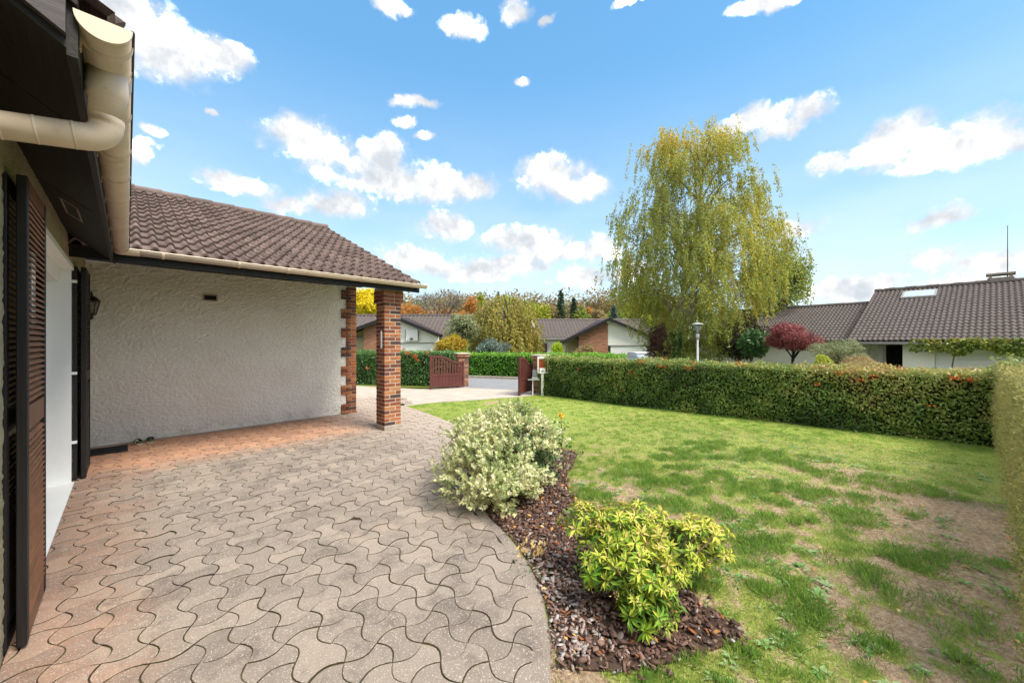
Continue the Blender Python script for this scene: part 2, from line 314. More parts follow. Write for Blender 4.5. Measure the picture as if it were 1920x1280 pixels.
leafmat('lavender', [(.10,.085,.085),(.16,.13,.13),(.22,.22,.16)], .1, .8)
def bark(name, c1, c2, sc=9): simple(name, c1, c2, sc, .9, .1, .01, 30)
bark('bark', (.17,.13,.095), (.075,.055,.042)); bark('bark_birch', (.40,.38,.34), (.12,.11,.095), 5); bark('bark_twig', (.24,.17,.12), (.14,.10,.075), 9); bark('bark_grey', (.22,.19,.16), (.13,.11,.10))

# ------------------------------------------------------------------ object helpers
def origin(o):
    v = Vector((0,0,0))
    while o is not None: v += o.location; o = o.parent
    return v
def tag(o, label=None, cat=None, group=None, kind=None):
    for k, v in (('label', label), ('category', cat), ('group', group), ('kind', kind)):
        if v: o[k] = v
    return o
def thing(name, label, cat, loc=(0,0,0), rz=0.0, group=None):
    o = bpy.data.objects.new(name, None); COL.objects.link(o); o.location = loc; o.rotation_euler = (0,0,rz); o.empty_display_size = .2
    return tag(o, label, cat, group)
def inst(name, me, parent=None, loc=(0,0,0), rot=(0,0,0), sc=(1,1,1)):
    o = bpy.data.objects.new(name, me); COL.objects.link(o); o.location = loc; o.rotation_euler = rot; o.scale = sc
    if parent is not None: o.parent = parent
    return o
def np_mesh(name, V, F, mat, attrs=None, smooth_=False):
    """V (n,3), F (m,k) same-size faces"""
    V = np.ascontiguousarray(V, np.float32); F = np.ascontiguousarray(F, np.int32); k = F.shape[1]
    me = bpy.data.meshes.new(name); me.vertices.add(len(V)); me.vertices.foreach_set('co', V.ravel())
    me.loops.add(F.size); me.loops.foreach_set('vertex_index', F.ravel()); me.polygons.add(len(F))
    me.polygons.foreach_set('loop_start', np.arange(0, F.size, k, dtype=np.int32))
    for an, (dom, arr) in (attrs or {}).items():
        a = me.attributes.new(an, 'FLOAT', dom); a.data.foreach_set('value', np.ascontiguousarray(arr, np.float32))
    me.update(calc_edges=True); me.materials.append(M[mat])
    if smooth_: me.polygons.foreach_set('use_smooth', np.ones(len(F), bool))
    return me
class MB:
    def __init__(s): s.v = []; s.f = []
    def add(s, v, f):
        n = len(s.v); s.v += [tuple(p) for p in v]; s.f += [tuple(i+n for i in q) for q in f]
    def box(s, x0, x1, y0, y1, z0, z1, xf=None):
        v = [(x0,y0,z0),(x1,y0,z0),(x1,y1,z0),(x0,y1,z0),(x0,y0,z1),(x1,y0,z1),(x1,y1,z1),(x0,y1,z1)]
        if xf: v = [xf(Vector(p)) for p in v]
        s.add(v, [(3,2,1,0),(4,5,6,7),(0,1,5,4),(1,2,6,5),(2,3,7,6),(3,0,4,7)]); return s
    def prism(s, pts, axis, a, b):               # extrude a closed 2d outline along an axis
        def mk(p, t): return (t,p[0],p[1]) if axis == 0 else (p[0],t,p[1]) if axis == 1 else (p[0],p[1],t)
        n = len(pts); v = [mk(p, a) for p in pts]+[mk(p, b) for p in pts]
        s.add(v, [tuple(range(n))[::-1], tuple(range(n, 2*n))]+[(i, (i+1)%n, n+(i+1)%n, n+i) for i in range(n)]); return s
    def tube(s, path, rad, seg=8, cap=True):
        path = [Vector(p) for p in path]; n = len(path)
        if not hasattr(rad, '__len__'): rad = [rad]*n
        up = None; v = []
        for i, p in enumerate(path):
            t = (path[min(i+1,n-1)]-path[max(i-1,0)])
            if t.length < 1e-9: t = Vector((0,0,1))
            t.normalize()
            if up is None: up = Vector((0,0,1)) if abs(t.z) < .9 else Vector((1,0,0))
            a = t.cross(up); a = a.normalized() if a.length > 1e-6 else Vector((1,0,0)); bq = a.cross(t).normalized(); up = bq
            for k in range(seg):
                an = 2*math.pi*k/seg; v.append(p+(a*math.cos(an)+bq*math.sin(an))*rad[i])
        f = [(i*seg+k, i*seg+(k+1)%seg, (i+1)*seg+(k+1)%seg, (i+1)*seg+k) for i in range(n-1) for k in range(seg)]
        if cap: f += [tuple(range(seg))[::-1], tuple((n-1)*seg+k for k in range(seg))]
        s.add(v, f); return s
    def lathe(s, prof, c=(0,0,0), seg=16):       # (radius, z) outline turned round z
        c = Vector(c); n = len(prof); v = []
        for r, z in prof:
            for k in range(seg): an = 2*math.pi*k/seg; v.append(c+Vector((r*math.cos(an), r*math.sin(an), z)))
        f = [(i*seg+k, i*seg+(k+1)%seg, (i+1)*seg+(k+1)%seg, (i+1)*seg+k) for i in range(n-1) for k in range(seg)]
        f += [tuple(range(seg))[::-1], tuple((n-1)*seg+k for k in range(seg))]; s.add(v, f); return s
    def mesh(s, name, mat, off=(0,0,0), smooth_=False, bevel=0.0):
        me = bpy.data.meshes.new(name); o = Vector(off)
        me.from_pydata([tuple(Vector(p)-o) for p in s.v], [], s.f); me.materials.append(M[mat])
        if bevel:
            bm = bmesh.new(); bm.from_mesh(me); bmesh.ops.bevel(bm, geom=bm.edges[:], offset=bevel, segments=1, affect='EDGES', clamp_overlap=True); bm.to_mesh(me); bm.free()
        if smooth_:
            for p in me.polygons: p.use_smooth = True
        me.update(); return me
    def build(s, name, mat, parent=None, smooth_=False, bevel=0.0, local=False):
        off = (0,0,0) if (local or parent is None) else origin(parent)
        return inst(name, s.mesh(name, mat, off, smooth_, bevel), parent)
def box(name, mat, parent, x0, x1, y0, y1, z0, z1, bevel=0.0, local=False):
    return MB().box(x0,x1,y0,y1,z0,z1).build(name, mat, parent, bevel=bevel, local=local)
def np_obj(name, V, F, mat, parent=None, attrs=None, kind=None, smooth_=False):
    off = origin(parent) if parent is not None else Vector((0,0,0))
    o = inst(name, np_mesh(name, np.asarray(V)-np.array(off), F, mat, attrs, smooth_), parent)
    if kind: o['kind'] = kind
    return o
def unit(a): return a/np.maximum(np.linalg.norm(a, axis=1, keepdims=True), 1e-9)
def leaves(P, T, N, L, Wd, tint, fold=.25, curl=0.0):
    """folded rhombic leaves: base P, tip direction T, upward side N"""
    T = unit(T); S = unit(np.cross(T, N)); Nn = np.cross(S, T)
    L = np.broadcast_to(np.asarray(L, float), (len(P),))[:,None]; Wd = np.broadcast_to(np.asarray(Wd, float), (len(P),))[:,None]
    tip = P+T*L-Nn*L*curl; mid = P+T*L*.45
    V = np.stack((P, mid+S*Wd*.5+Nn*Wd*fold, tip, mid-S*Wd*.5+Nn*Wd*fold), 1).reshape(-1, 3)
    b = np.arange(len(P))[:,None]*4; F = np.concatenate((b+np.array([0,1,2]), b+np.array([0,2,3])), 1).reshape(-1, 3)
    return V, F, np.repeat(np.clip(tint, 0, 1), 4)
def leaf_obj(name, mat, parent, P, T, N, L, Wd, tint, fold=.25, curl=0.0, kind=None):
    V, F, t = leaves(P, T, N, L, Wd, tint, fold, curl); return np_obj(name, V, F, mat, parent, {'tint': ('POINT', t)}, kind)
def rdir(rng, n): return unit(rng.normal(size=(n,3)))

# ------------------------------------------------------------------ ground sheets
def tz(x, y):
    t = np.hypot(x, y); return -.03 - .65*smooth(15.5, 24, t) + 5.0*smooth(55, 140, t)*smooth(-.2, .5, (x*.55+y*.85)/np.maximum(t, 1))
def gz(v): return float(tz(np.array([v.x]), np.array([v.y]))[0])
rr = np.concatenate((np.linspace(0, 60, 61), np.linspace(66, 200, 24), [400, 900])); aa = np.linspace(0, 2*math.pi, 97)[:-1]
RR, AA = np.meshgrid(rr, aa, indexing='ij'); gx = RR*np.sin(AA); gy = RR*np.cos(AA)
V = np.stack((gx, gy, tz(gx, gy)), -1).reshape(-1, 3); n1_, n2_ = len(rr), len(aa)
F = [(i*n2_+j, (i+1)*n2_+j, (i+1)*n2_+(j+1)%n2_, i*n2_+(j+1)%n2_) for i in range(n1_-1) for j in range(n2_)]
np_obj('ground', V, np.array(F)[:, ::-1], 'field', None, None, 'structure', True)
def inpoly(p, poly):
    x, y = p[:,0], p[:,1]; r = np.zeros(len(p), bool); n = len(poly); j = n-1
    for i in range(n):
        xi, yi = poly[i]; xj, yj = poly[j]
        r ^= ((yi > y) != (yj > y)) & (x < (xj-xi)*(y-yi)/((yj-yi) or 1e-12)+xi); j = i
    return r
def curve(pts, n=8, closed=False):
    pts = [Vector(p).to_3d() if len(p) == 2 else Vector(p) for p in pts]; o = []
    for i in range(len(pts)-1):
        p0 = pts[max(i-1,0)]; p1 = pts[i]; p2 = pts[i+1]; p3 = pts[min(i+2, len(pts)-1)]
        for k in range(n):
            t = k/n; o.append(.5*((2*p1)+(p2-p0)*t+(2*p0-5*p1+4*p2-p3)*t*t+(3*p1-p0-3*p2+p3)*t**3))
    return o+[pts[-1]]
def sheet(name, mat, poly, z, kind='structure', thick=.03):
    bm = bmesh.new(); vs = [bm.verts.new((p[0], p[1], z)) for p in poly]; f = bm.faces.new(vs); f.normal_update()
    if f.normal.z < 0: f.normal_flip()
    r = bmesh.ops.extrude_face_region(bm, geom=[f]); 
    for v in r['geom']:
        if isinstance(v, bmesh.types.BMVert): v.co.z -= thick
    bmesh.ops.recalc_face_normals(bm, faces=bm.faces[:]); bmesh.ops.triangulate(bm, faces=[q for q in bm.faces if len(q.verts) > 4])
    me = bpy.data.meshes.new(name); bm.to_mesh(me); bm.free(); me.materials.append(M[mat]); o = inst(name, me)
    if kind: o['kind'] = kind
    return o
edge = curve([(.30,.10),(.75,.52),(1.306,1.051),(1.489,1.205),(1.704,1.439),(1.886,1.709),(2.054,2.084),(2.20,2.505),(2.62,3.2),(3.35,4.15),(4.0,5.15),(4.28,6.3),(4.42,7.3),(4.50,7.95)], 6)
edge = [(p.x, p.y) for p in edge]
PATIO = [(-.42,.10)]+edge+[(4.9,8.6),(5.2,9.6),(3.37,9.9),(3.37,7.86),(-.42,7.86)]
TOP = .018
slab = sheet('patio', 'joint_moss', PATIO, TOP-.0055, thick=.05)
sheet('driveway', 'driveway', [(4.55,8.02),(4.9,8.62),(5.2,9.62),(3.4,9.95),(3.4,14),(4.6,14),(5.55,12.5),(6.45,10.45),(7.6,10.0),(8.9,10.9),(10.1,7.5),(8.5,6.9),(7.44,7.10),(6.3,7.50),(5.3,7.87)], .006)
rdir_ = Vector((.42,-.9,0)).normalized(); rn = Vector((.9,.42,0)).normalized(); rp = Vector((8.9,9.2,0))
def road_pt(t, w): p = rp+rdir_*t+rn*w; return (p.x, p.y)
sheet('road', 'asphalt', [road_pt(-40,-.9),road_pt(60,-.9),road_pt(60,2.1),road_pt(-40,2.1)], -.004+.014, thick=.02)
kb = MB(); q = [road_pt(-40,2.1),road_pt(60,2.1),road_pt(60,2.24),road_pt(-40,2.24)]; kb.prism(q, 2, -.05, .10); o = kb.build('kerb', 'concrete'); o['kind'] = 'structure'
sheet('grass_verge', 'lawn_ground', [road_pt(-40,2.245),road_pt(60,2.245),road_pt(60,3.2),road_pt(-40,3.2)], .05, thick=.08)

# lawn with a field of grass cover
BED = [(1.40,1.06),(1.62,.82),(2.00,.60),(2.22,.54),(2.36,.86),(2.60,1.42),(2.92,2.02),(3.38,2.5),(4.08,2.85),(4.26,3.08),(4.0,3.5),(3.62,4.15)]
bededge = [(p.x, p.y) for p in curve(BED, 4)]
inner = [p for p in edge if 1.2 < p[1] < 4.1]
BEDP = bededge+[(x+.01, y-.01) for x, y in inner[::-1]]
LAWN = [(.9,.3),(1.30,1.0)]+[p for p in edge if p[1] > 1.0]+[(4.6,8.0),(5.3,7.83),(6.3,7.46),(7.44,7.06),(8.3,6.9),(8.9,-1.6),(3.0,-1.6),(.6,-1.6)]
def cover(x, y):                                 # 0 bare earth .. 1 thick turf
    p = np.column_stack((x, y)); near = smooth(6.2, 2.6, np.hypot(x, y))
    g = .84 - .22*near
    g = g - .40*np.exp(-(((x-5.35)/1.15)**2+((y-.10)/.75)**2)) - .44*smooth(.45, -.65, y)*smooth(6.4, 4.4, x) - .20*np.exp(-(((x-3.3)/.6)**2+((y-1.9)/.35)**2)) - .20*np.exp(-(((x-5.4)/1.3)**2+((y-1.6)/.7)**2))
    g = g - .35*np.exp(-(((x-6.2)/.5)**2+((y-6.9)/.25)**2)) - .30*np.exp(-(((x-4.6)/.22)**2+((y-7.3)/.25)**2))
    g = g + (.16+.18*near)*(fbm(p*1.9, 3, 3)-.5)*2 + (.30+.55*near)*(fbm(p*11, 9, 3)-.5)*2
    g = g + .45*np.exp(-(((x-1.55)/.45)**2+((y-.62)/.28)**2))
    return np.clip(g, 0, 1)
st = .035; xs = np.arange(.5, 9.0, st); ys = np.arange(-1.7, 8.1, st); X, Y = np.meshgrid(xs, ys, indexing='ij'); pts = np.column_stack((X.ravel(), Y.ravel()))
ok = inpoly(pts, LAWN).reshape(X.shape); idx = np.arange(X.size).reshape(X.shape)
okf = ok[:-1,:-1] | ok[1:,:-1] | ok[1:,1:] | ok[:-1,1:]
F = np.stack((idx[:-1,:-1], idx[1:,:-1], idx[1:,1:], idx[:-1,1:]), -1)[okf]
cov = cover(pts[:,0], pts[:,1]); zz = .003 + .022*(fbm(pts*3.3, 21, 3)-.5)*smooth(0, 1.2, np.hypot(pts[:,0]-1.5, pts[:,1]-1.2))
V = np.column_stack((pts, zz-.006)); used = np.unique(F); rem = -np.ones(len(V), int); rem[used] = np.arange(len(used))
lawn = np_obj('lawn', V[used], rem[F], 'lawn_ground', None, {'green': ('POINT', cov[used])}, 'structure', True)
sheet('planting_bed', 'soil_dark', BEDP, .007, thick=.04)

sheet('hedge_verge', 'field_yellow', [(4.9,13.2),(5.35,12.75),(6.2,11.6),(7.0,10.45),(7.3,10.6),(6.6,11.8),(5.5,13.5)], .012, thick=.03)
rng = np.random.default_rng(11)
def blades(n, box_, dens_fn):
    x = rng.uniform(box_[0], box_[1], n); y = rng.uniform(box_[2], box_[3], n); p = np.column_stack((x, y))
    k = inpoly(p, LAWN) & ~inpoly(p, BEDP); p = p[k]; c = cover(p[:,0], p[:,1])
    k = rng.random(len(p)) < dens_fn(p, c); return p[k], c[k]
def gdens(p, c):
    return np.clip((c-.36)*2.1, .02, 1)
PS, CS_ = [], []
for n, bx in ((420000, (.9,4.6,-1.3,3.6)), (220000, (4.6,8.6,-1.2,3.6)), (170000, (2.5,8.6,3.6,7.9))):
    p, c = blades(n, bx, gdens); PS.append(p); CS_.append(c)
p = np.concatenate(PS); c = np.concatenate(CS_); n = len(p)
tuft = fbm(p*12.0, 40, 2); lush = smooth(.45, .7, tuft)
h = (.010+.034*rng.random(n)**1.6)*(.55+.75*lush)*(.5+.7*c)*(1-.45*smooth(3.5,7,np.hypot(p[:,0],p[:,1])))
lean = rng.normal(size=(n,2))*.55; wd = .0018+.0016*rng.random(n)+.0022*smooth(4, 8, np.hypot(p[:,0], p[:,1]))
T = unit(np.column_stack((lean, np.ones(n)))); N = unit(np.column_stack((rng.normal(size=(n,2)), np.full(n, .15))))
farw = smooth(3.5, 7, np.hypot(p[:,0], p[:,1]))
tint = np.clip(.55-.34*lush*c+.42*(fbm(p*1.4, 60, 3)-.5)+.52*(rng.random(n)-.5)-.05*farw+.22*smooth(.75, .35, c), 0, 1)
leaf_obj('lawn_grass', 'grass', None, np.column_stack((p, np.full(n, -.002))), T, N, h*1.15, wd, tint, 0.1, .12, 'stuff')['label'] = 'short patchy lawn grass'
q_ = np.column_stack((rng.uniform(1.0,7.5,150000), rng.uniform(-1.2,4.0,150000))); q_ = q_[inpoly(q_, LAWN) & ~inpoly(q_, BEDP)]; cq = cover(q_[:,0], q_[:,1]); q_ = q_[rng.random(len(q_)) < np.clip(1.25-cq, .1, 1)]; n = len(q_); a_ = rng.random(n)*6.28
leaf_obj('dead_thatch', 'straw', None, np.column_stack((q_, .004+.010*rng.random(n))), np.column_stack((np.cos(a_), np.sin(a_), .18*rng.normal(size=n))), np.column_stack((.4*rng.normal(size=(n,2)), np.ones(n))), .012+.028*rng.random(n), .0022+.0016*rng.random(n), rng.random(n), .1, .1, 'stuff')['label'] = 'dead straw and litter on bare lawn soil'

def inpt(p, poly):
    x, y = p; r = False; xj, yj = poly[-1]
    for xi, yi in poly:
        if (yi > y) != (yj > y) and x < (xj-xi)*(y-yi)/(yj-yi)+xi: r = not r
        xj, yj = xi, yi
    return r
# ------------------------------------------------------------------ patio pavers in wave bond
AMP = .035
def cell_outline(i, j, seg=6, inset=.0030):
    pts = []
    x0, y0 = PX+i*PP, PY+j*PP; s = 1 if (i+j) % 2 == 0 else -1
    for k in range(seg): t = k/seg; pts.append((x0+t*PP, y0-s*AMP*math.sin(math.pi*t)))
    for k in range(seg): t = k/seg; pts.append((x0+PP-s*AMP*math.sin(math.pi*t), y0+t*PP))
    for k in range(seg): t = 1-k/seg; pts.append((x0+t*PP, y0+PP+s*AMP*math.sin(math.pi*t)))
    for k in range(seg): t = 1-k/seg; pts.append((x0+s*AMP*math.sin(math.pi*t), y0+t*PP))
    n = len(pts); out = []
    for k in range(n):
        a_ = Vector(pts[k-1]); b_ = Vector(pts[k]); c_ = Vector(pts[(k+1)%n]); t = (c_-a_).normalized(); out.append(b_+Vector((-t.y, t.x))*inset)
    return out
def clip_half(poly, p, nrm):
    out = []; n = len(poly)
    for k in range(n):
        a_ = poly[k]; b_ = poly[(k+1)%n]; da = (a_-p).dot(nrm); db = (b_-p).dot(nrm)
        if da <= 0: out.append(a_)
        if (da < 0 < db) or (db < 0 < da): out.append(a_.lerp(b_, da/(da-db)))
    return out
def paver_geo(ol, z=0.0):
    n = len(ol); c_ = sum(ol, Vector((0,0)))/n; v = []
    for p_ in ol: v.append((p_.x, p_.y, z-.009))
    for p_ in ol: v.append((p_.x, p_.y, z-.0016))
    for p_ in ol: q_ = p_+(c_-p_).normalized()*.0022; v.append((q_.x, q_.y, z))
    f = [(k, (k+1)%n, n+(k+1)%n, n+k) for k in range(n)]+[(n+k, n+(k+1)%n, 2*n+(k+1)%n, 2*n+k) for k in range(n)]+[tuple(2*n+k for k in range(n))]
    return v, f
BAND = .075
edv = [Vector(e) for e in edge]
def dirty(me):                                   # soil and moss cling to the sides of each paver
    me.materials.append(M['joint_moss'])
    for p_ in me.polygons:
        if abs(p_.normal.z) < .3: p_.material_index = 1
    return me
tmpl = {}
for par in (0, 1):
    ol = [p_-Vector((PX+par*PP, PY)) for p_ in cell_outline(par, 0)]; v, f = paver_geo(ol); mb = MB(); mb.add(v, f); tmpl[par] = dirty(mb.mesh('paver', 'paver'))
    av = tmpl[par].attributes.new('cell', 'FLOAT', 'POINT'); av.data.foreach_set('value', [0.0]*len(v))
cells = []
for i in range(-12, 26):
    for j in range(-12, 52):
        c_ = Vector((PX+(i+.5)*PP, PY+(j+.5)*PP))
        ol = cell_outline(i, j); ins = sum(inpt((p_.x, p_.y), PATIO) for p_ in ol)
        if not inpt((c_.x, c_.y), PATIO) and ins < 6: continue
        full = True
        dk = min(range(len(edv)), key=lambda k: (edv[k]-c_).length)
        if (edv[dk]-c_).length < PP*1.1+BAND:
            t = (edv[min(dk+1, len(edv)-1)]-edv[max(dk-1, 0)]).normalized(); nr = Vector((t.y, -t.x))
            q_ = clip_half(ol, edv[dk]-nr*BAND, nr); full = full and len(q_) == len(ol) and all((a_-b_).length < 1e-6 for a_, b_ in zip(q_, ol)); ol = q_
        for p0, nr in ((Vector((-.405,0)), Vector((-1,0))), (Vector((0,7.845)), Vector((0,1)))):
            if not ol: break
            if nr.y > 0 and c_.x > 3.33: continue
            q_ = clip_half(ol, p0, nr); full = full and len(q_) == len(ol) and all((a_-b_).length < 1e-6 for a_, b_ in zip(q_, ol)); ol = q_
        # the pillar's foot stands through the paving
        if len(ol) < 3: continue
        ar = abs(sum(ol[k-1].x*ol[k].y-ol[k].x*ol[k-1].y for k in range(len(ol))))/2
        if ar < .002: continue
        dd = c_.dot(Vector((SN, CS))); r_ = CS*c_.x-SN*c_.y
        vis = dd > 1.2 and abs(r_)/dd < 1.42
        cells.append((-(ar/max(dd,.5)**3) if vis else 1.0, i, j, ol, full))
cells.sort(key=lambda c_: c_[0])
rest = MB(); rcell = []
for k, (sc_, i, j, ol, full) in enumerate(cells):
    dz = random.uniform(-.0028, .0022) if full else -.0004
    if k < 298:
        if full: o = inst('paver', tmpl[(i+j) % 2], slab, (PX+i*PP, PY+j*PP, TOP+dz), (random.uniform(-.013,.013), random.uniform(-.013,.013), random.uniform(-.014,.014)))
        else:
            v, f = paver_geo(ol, TOP+dz); mb = MB(); mb.add(v, f); o = mb.build('paver', 'paver', slab); dirty(o.data)
    else:
        v, f = paver_geo(ol, TOP+dz); rest.add(v, f); rcell += [random.random()]*len(v)
o = rest.build('paver_field', 'paver', slab); o['kind'] = 'stuff'; dirty(o.data)
av = o.data.attributes.new('cell', 'FLOAT', 'POINT'); av.data.foreach_set('value', rcell)
mb = MB(); L_ = len(edv)
offs = []
for k in range(L_):
    t = (edv[min(k+1, L_-1)]-edv[max(k-1, 0)]).normalized(); nr = Vector((t.y, -t.x)); a_ = edv[k]-nr*(BAND+.006); b_ = edv[k]+nr*.004
    offs += [(a_.x, a_.y, TOP-.0085), (a_.x, a_.y, TOP+.0003), (b_.x-nr.x*.006, b_.y-nr.y*.006, TOP-.002), (b_.x, b_.y, TOP-.012), (b_.x, b_.y, -.04)]
mb.add(offs, [(k*5+q_, (k+1)*5+q_, (k+1)*5+q_+1, k*5+q_+1) for k in range(L_-1) for q_ in range(4)])
mb.build('concrete_edging', 'edging', slab)

# ------------------------------------------------------------------ the house
house = thing('house', 'white rendered bungalow with tiled garage roof, brick corner and dark shutters, nearest', 'house', (-.5, 5, 0))
HW, GY, GX = -.41, 7.87, 3.34                     # wall plane, garage front plane, garage end
def relief_wall(name, mat, u0, u1, z0, z1, fn, step=.02, amp=.014, holes=()):
    us = np.linspace(u0, u1, max(2, int((u1-u0)/step))); zs = np.linspace(z0, z1, max(2, int((z1-z0)/step))); U, Z = np.meshgrid(us, zs, indexing='ij')
    q_ = np.column_stack((U.ravel(), Z.ravel())); h_ = (fbm(q_*np.array((38,46)), 5, 3)-.5)*2*amp
    V = fn(q_[:,0], q_[:,1], h_); a_ = np.arange(U.size).reshape(U.shape); F = np.stack((a_[:-1,:-1], a_[1:,:-1], a_[1:,1:], a_[:-1,1:]), -1).reshape(-1, 4)
    cu = (U[:-1,:-1]+U[1:,1:]).ravel()/2; cz = (Z[:-1,:-1]+Z[1:,1:]).ravel()/2; k = np.ones(len(F), bool)
    for h0, h1, g0, g1 in holes: k &= ~((cu > h0) & (cu < h1) & (cz > g0) & (cz < g1))
    return np_obj(name, V, F[k], mat, house, None, None, True)
gw = box('garage_wall', 'white_wall', house, -.70, GX-.02, GY+.03, 12.3, 0, 2.45)
MB().prism([(GY+.03, 2.45), (12.3, 2.45), (10.1, 4.28)], 0, -.7, GX-.03).build('garage_gable', 'white_wall', house)
relief_wall('rendered_garage_front', 'render_white', HW-.02, 3.19, .02, 2.62, lambda u, z, h_: np.column_stack((u, GY-.004-h_, z)), .009, .012, ((.87,1.02,2.165,2.255),))
box('wall_footing', 'concrete', house, HW, 3.06, GY-.022, GY+.03, 0, .035)
mb = MB(); mb.box(-.72, HW-.02, -3, 3.62, 0, 2.62); mb.box(-.72, HW-.02, 3.62, 6.12, 2.28, 2.62); mb.box(-.72, HW-.02, 6.12, GY+.03, 0, 2.62); mb.build('wall_core', 'white_wall', house)
relief_wall('rendered_house_wall', 'render_grey', -3, GY, .0, 2.62, lambda u, z, h_: np.column_stack((HW+h_, u, z)), .02, .008, ((3.60,6.12,-1,2.30),))
# french door bay: white jambs, threshold, shutter box, glazed door
bay = box('door_jamb', 'white_paint', house, -.66, -.414, 6.085, 6.13, 0, 2.30)
box('door_jamb', 'white_paint', house, -.66, -.398, 3.60, 3.645, 0, 2.30)
box('threshold', 'white_paint', house, -.66, -.392, 3.645, 6.085, 0, .030, .004)
box('door_lintel', 'white_paint', house, -.66, -.398, 3.60, 6.13, 2.25, 2.302, .004)
box('roller_box', 'white_paint', house, -.66, -.49, 3.645, 6.085, 2.12, 2.25, .006)
dr = MB(); 
for y0, y1 in ((3.645,4.865),(4.868,6.085)):
    dr.box(-.655,-.60,y0,y0+.07,.03,2.12); dr.box(-.655,-.60,y1-.07,y1,.03,2.12); dr.box(-.655,-.60,y0+.07,y1-.07,.03,.16); dr.box(-.655,-.60,y0+.07,y1-.07,2.04,2.12)
dr = dr.build('door_frame', 'white_paint', house)
for y0, y1 in ((3.715,4.795),(4.938,6.015)): box('door_pane', 'glass_dark', dr, -.635, -.62, y0, y1, .16, 2.04)
# shutters
slat_me = MB().box(-.0045, .0045, -.001, .001, -.022, .022)
def shutter(x0, x1, y0, y1, label, edge_m='wood_black', slat_m='slat_brown'):
    sh = MB(); z0, z1, st_, zm = .035, 2.30, .055, 1.12
    sh.box(x0,x1,y0,y0+st_,z0,z1); sh.box(x0,x1,y1-st_,y1,z0,z1)
    fr = sh.build('shutter', edge_m, house, bevel=.003); fr['label'] = label
    for a_, b_ in ((z0,z0+.10),(zm-.06,zm+.06),(z1-.08,z1)): box('rail', 'wood_brown' if slat_m == 'slat_brown' else edge_m, fr, x0+.003,x1-.003,y0+st_,y1-st_,a_,b_)
    w = y1-y0-2*st_+.01; sm = MB().box(-.021,.021,-w/2,w/2,-.0045,.0045).mesh('slat', slat_m)
    of = origin(fr)
    z = z0+.125
    while z < z1-.09:
        if abs(z-zm) > .075: inst('slat', sm, fr, Vector(((x0+x1)/2,(y0+y1)/2,z))-of, (0, R(42), 0))
        z += .031
    return fr
s1_ = shutter(-.374,-.340,2.955,3.563,'brown louvred shutter leaf folded open beside the glass door')
shutter(-.435,-.400,2.95,3.575,'dark shutter leaf folded behind the brown louvred one','wood_black','wood_black')
shutter(-.413,-.377,6.132,6.76,'dark shutter leaf lying against the wall beyond the door','wood_black','wood_black')
shutter(-.352,-.312,6.155,6.77,'outer dark shutter leaf beyond the door','wood_black','wood_black')
for y in (2.94, 6.10):
    for z in (.42, 1.15, 2.12):
        o = MB().box(-.43 if y > 5 else -.47,-.375 if y > 5 else -.437,y,y+.03 if y > 5 else y+.02,z,z+.028).build('hinge', 'white_paint' if y > 5 else 'galvanised', house, bevel=.002)
# eaves of the main roof on the left: soffit, fascia, bargeboard
E0, E1 = 1.70, 5.77
def sof(x): return 2.355+(-.125-x)*.70            # underside height of the sloping soffit
soff = MB().prism([(-.125,sof(-.125)),(-.44,sof(-.44)),(-.44,sof(-.44)+.03),(-.125,sof(-.125)+.03)], 1, E0, 5.765).build('soffit', 'wood_soffit', house)
for y in (2.35, 3.86):
    MB().prism([(-.165,sof(-.165)-.003),(-.43,sof(-.43)-.003),(-.43,sof(-.43)+.002),(-.165,sof(-.165)+.002)], 1, y, y+1.45).build('soffit_panel', 'wood_soffit', soff)
ve = MB()
def vpt(y, x): return (x, y, sof(x)-.006)
y0, y1, xa, xb = 4.05, 4.50, -.33, -.245
for (a_, b_, c_, d_) in ((y0,y0+.012,xa,xb),(y1-.012,y1,xa,xb),(y0,y1,xa,xa+.010),(y0,y1,xb-.010,xb)):
    ve.add([(c_,a_,sof(c_)-.009),(d_,a_,sof(d_)-.009),(d_,b_,sof(d_)-.009),(c_,b_,sof(c_)-.009),(c_,a_,sof(c_)),(d_,a_,sof(d_)),(d_,b_,sof(d_)),(c_,b_,sof(c_))],[(3,2,1,0),(4,5,6,7),(0,1,5,4),(1,2,6,5),(2,3,7,6),(3,0,4,7)])
ve = ve.build('soffit_vent', 'concrete', soff)
box('fascia', 'wood_soffit', house, -.125, -.103, E0, E1, 2.335, 2.50)
MB().prism([(-.125,2.385),(-.9,2.385+.775*.66),(-.9,2.345+.775*.66+.19),(-.125,2.345+.19)], 1, E0-.025, E0).build('bargeboard', 'wood_barge', house)
MB().prism([(-.103,2.48),(-1.6,2.48+1.5*.62),(-1.6,2.52+1.5*.62),(-.103,2.52)], 1, E0-.02, 7.0).build('main_roof_deck', 'rust_brown', house)
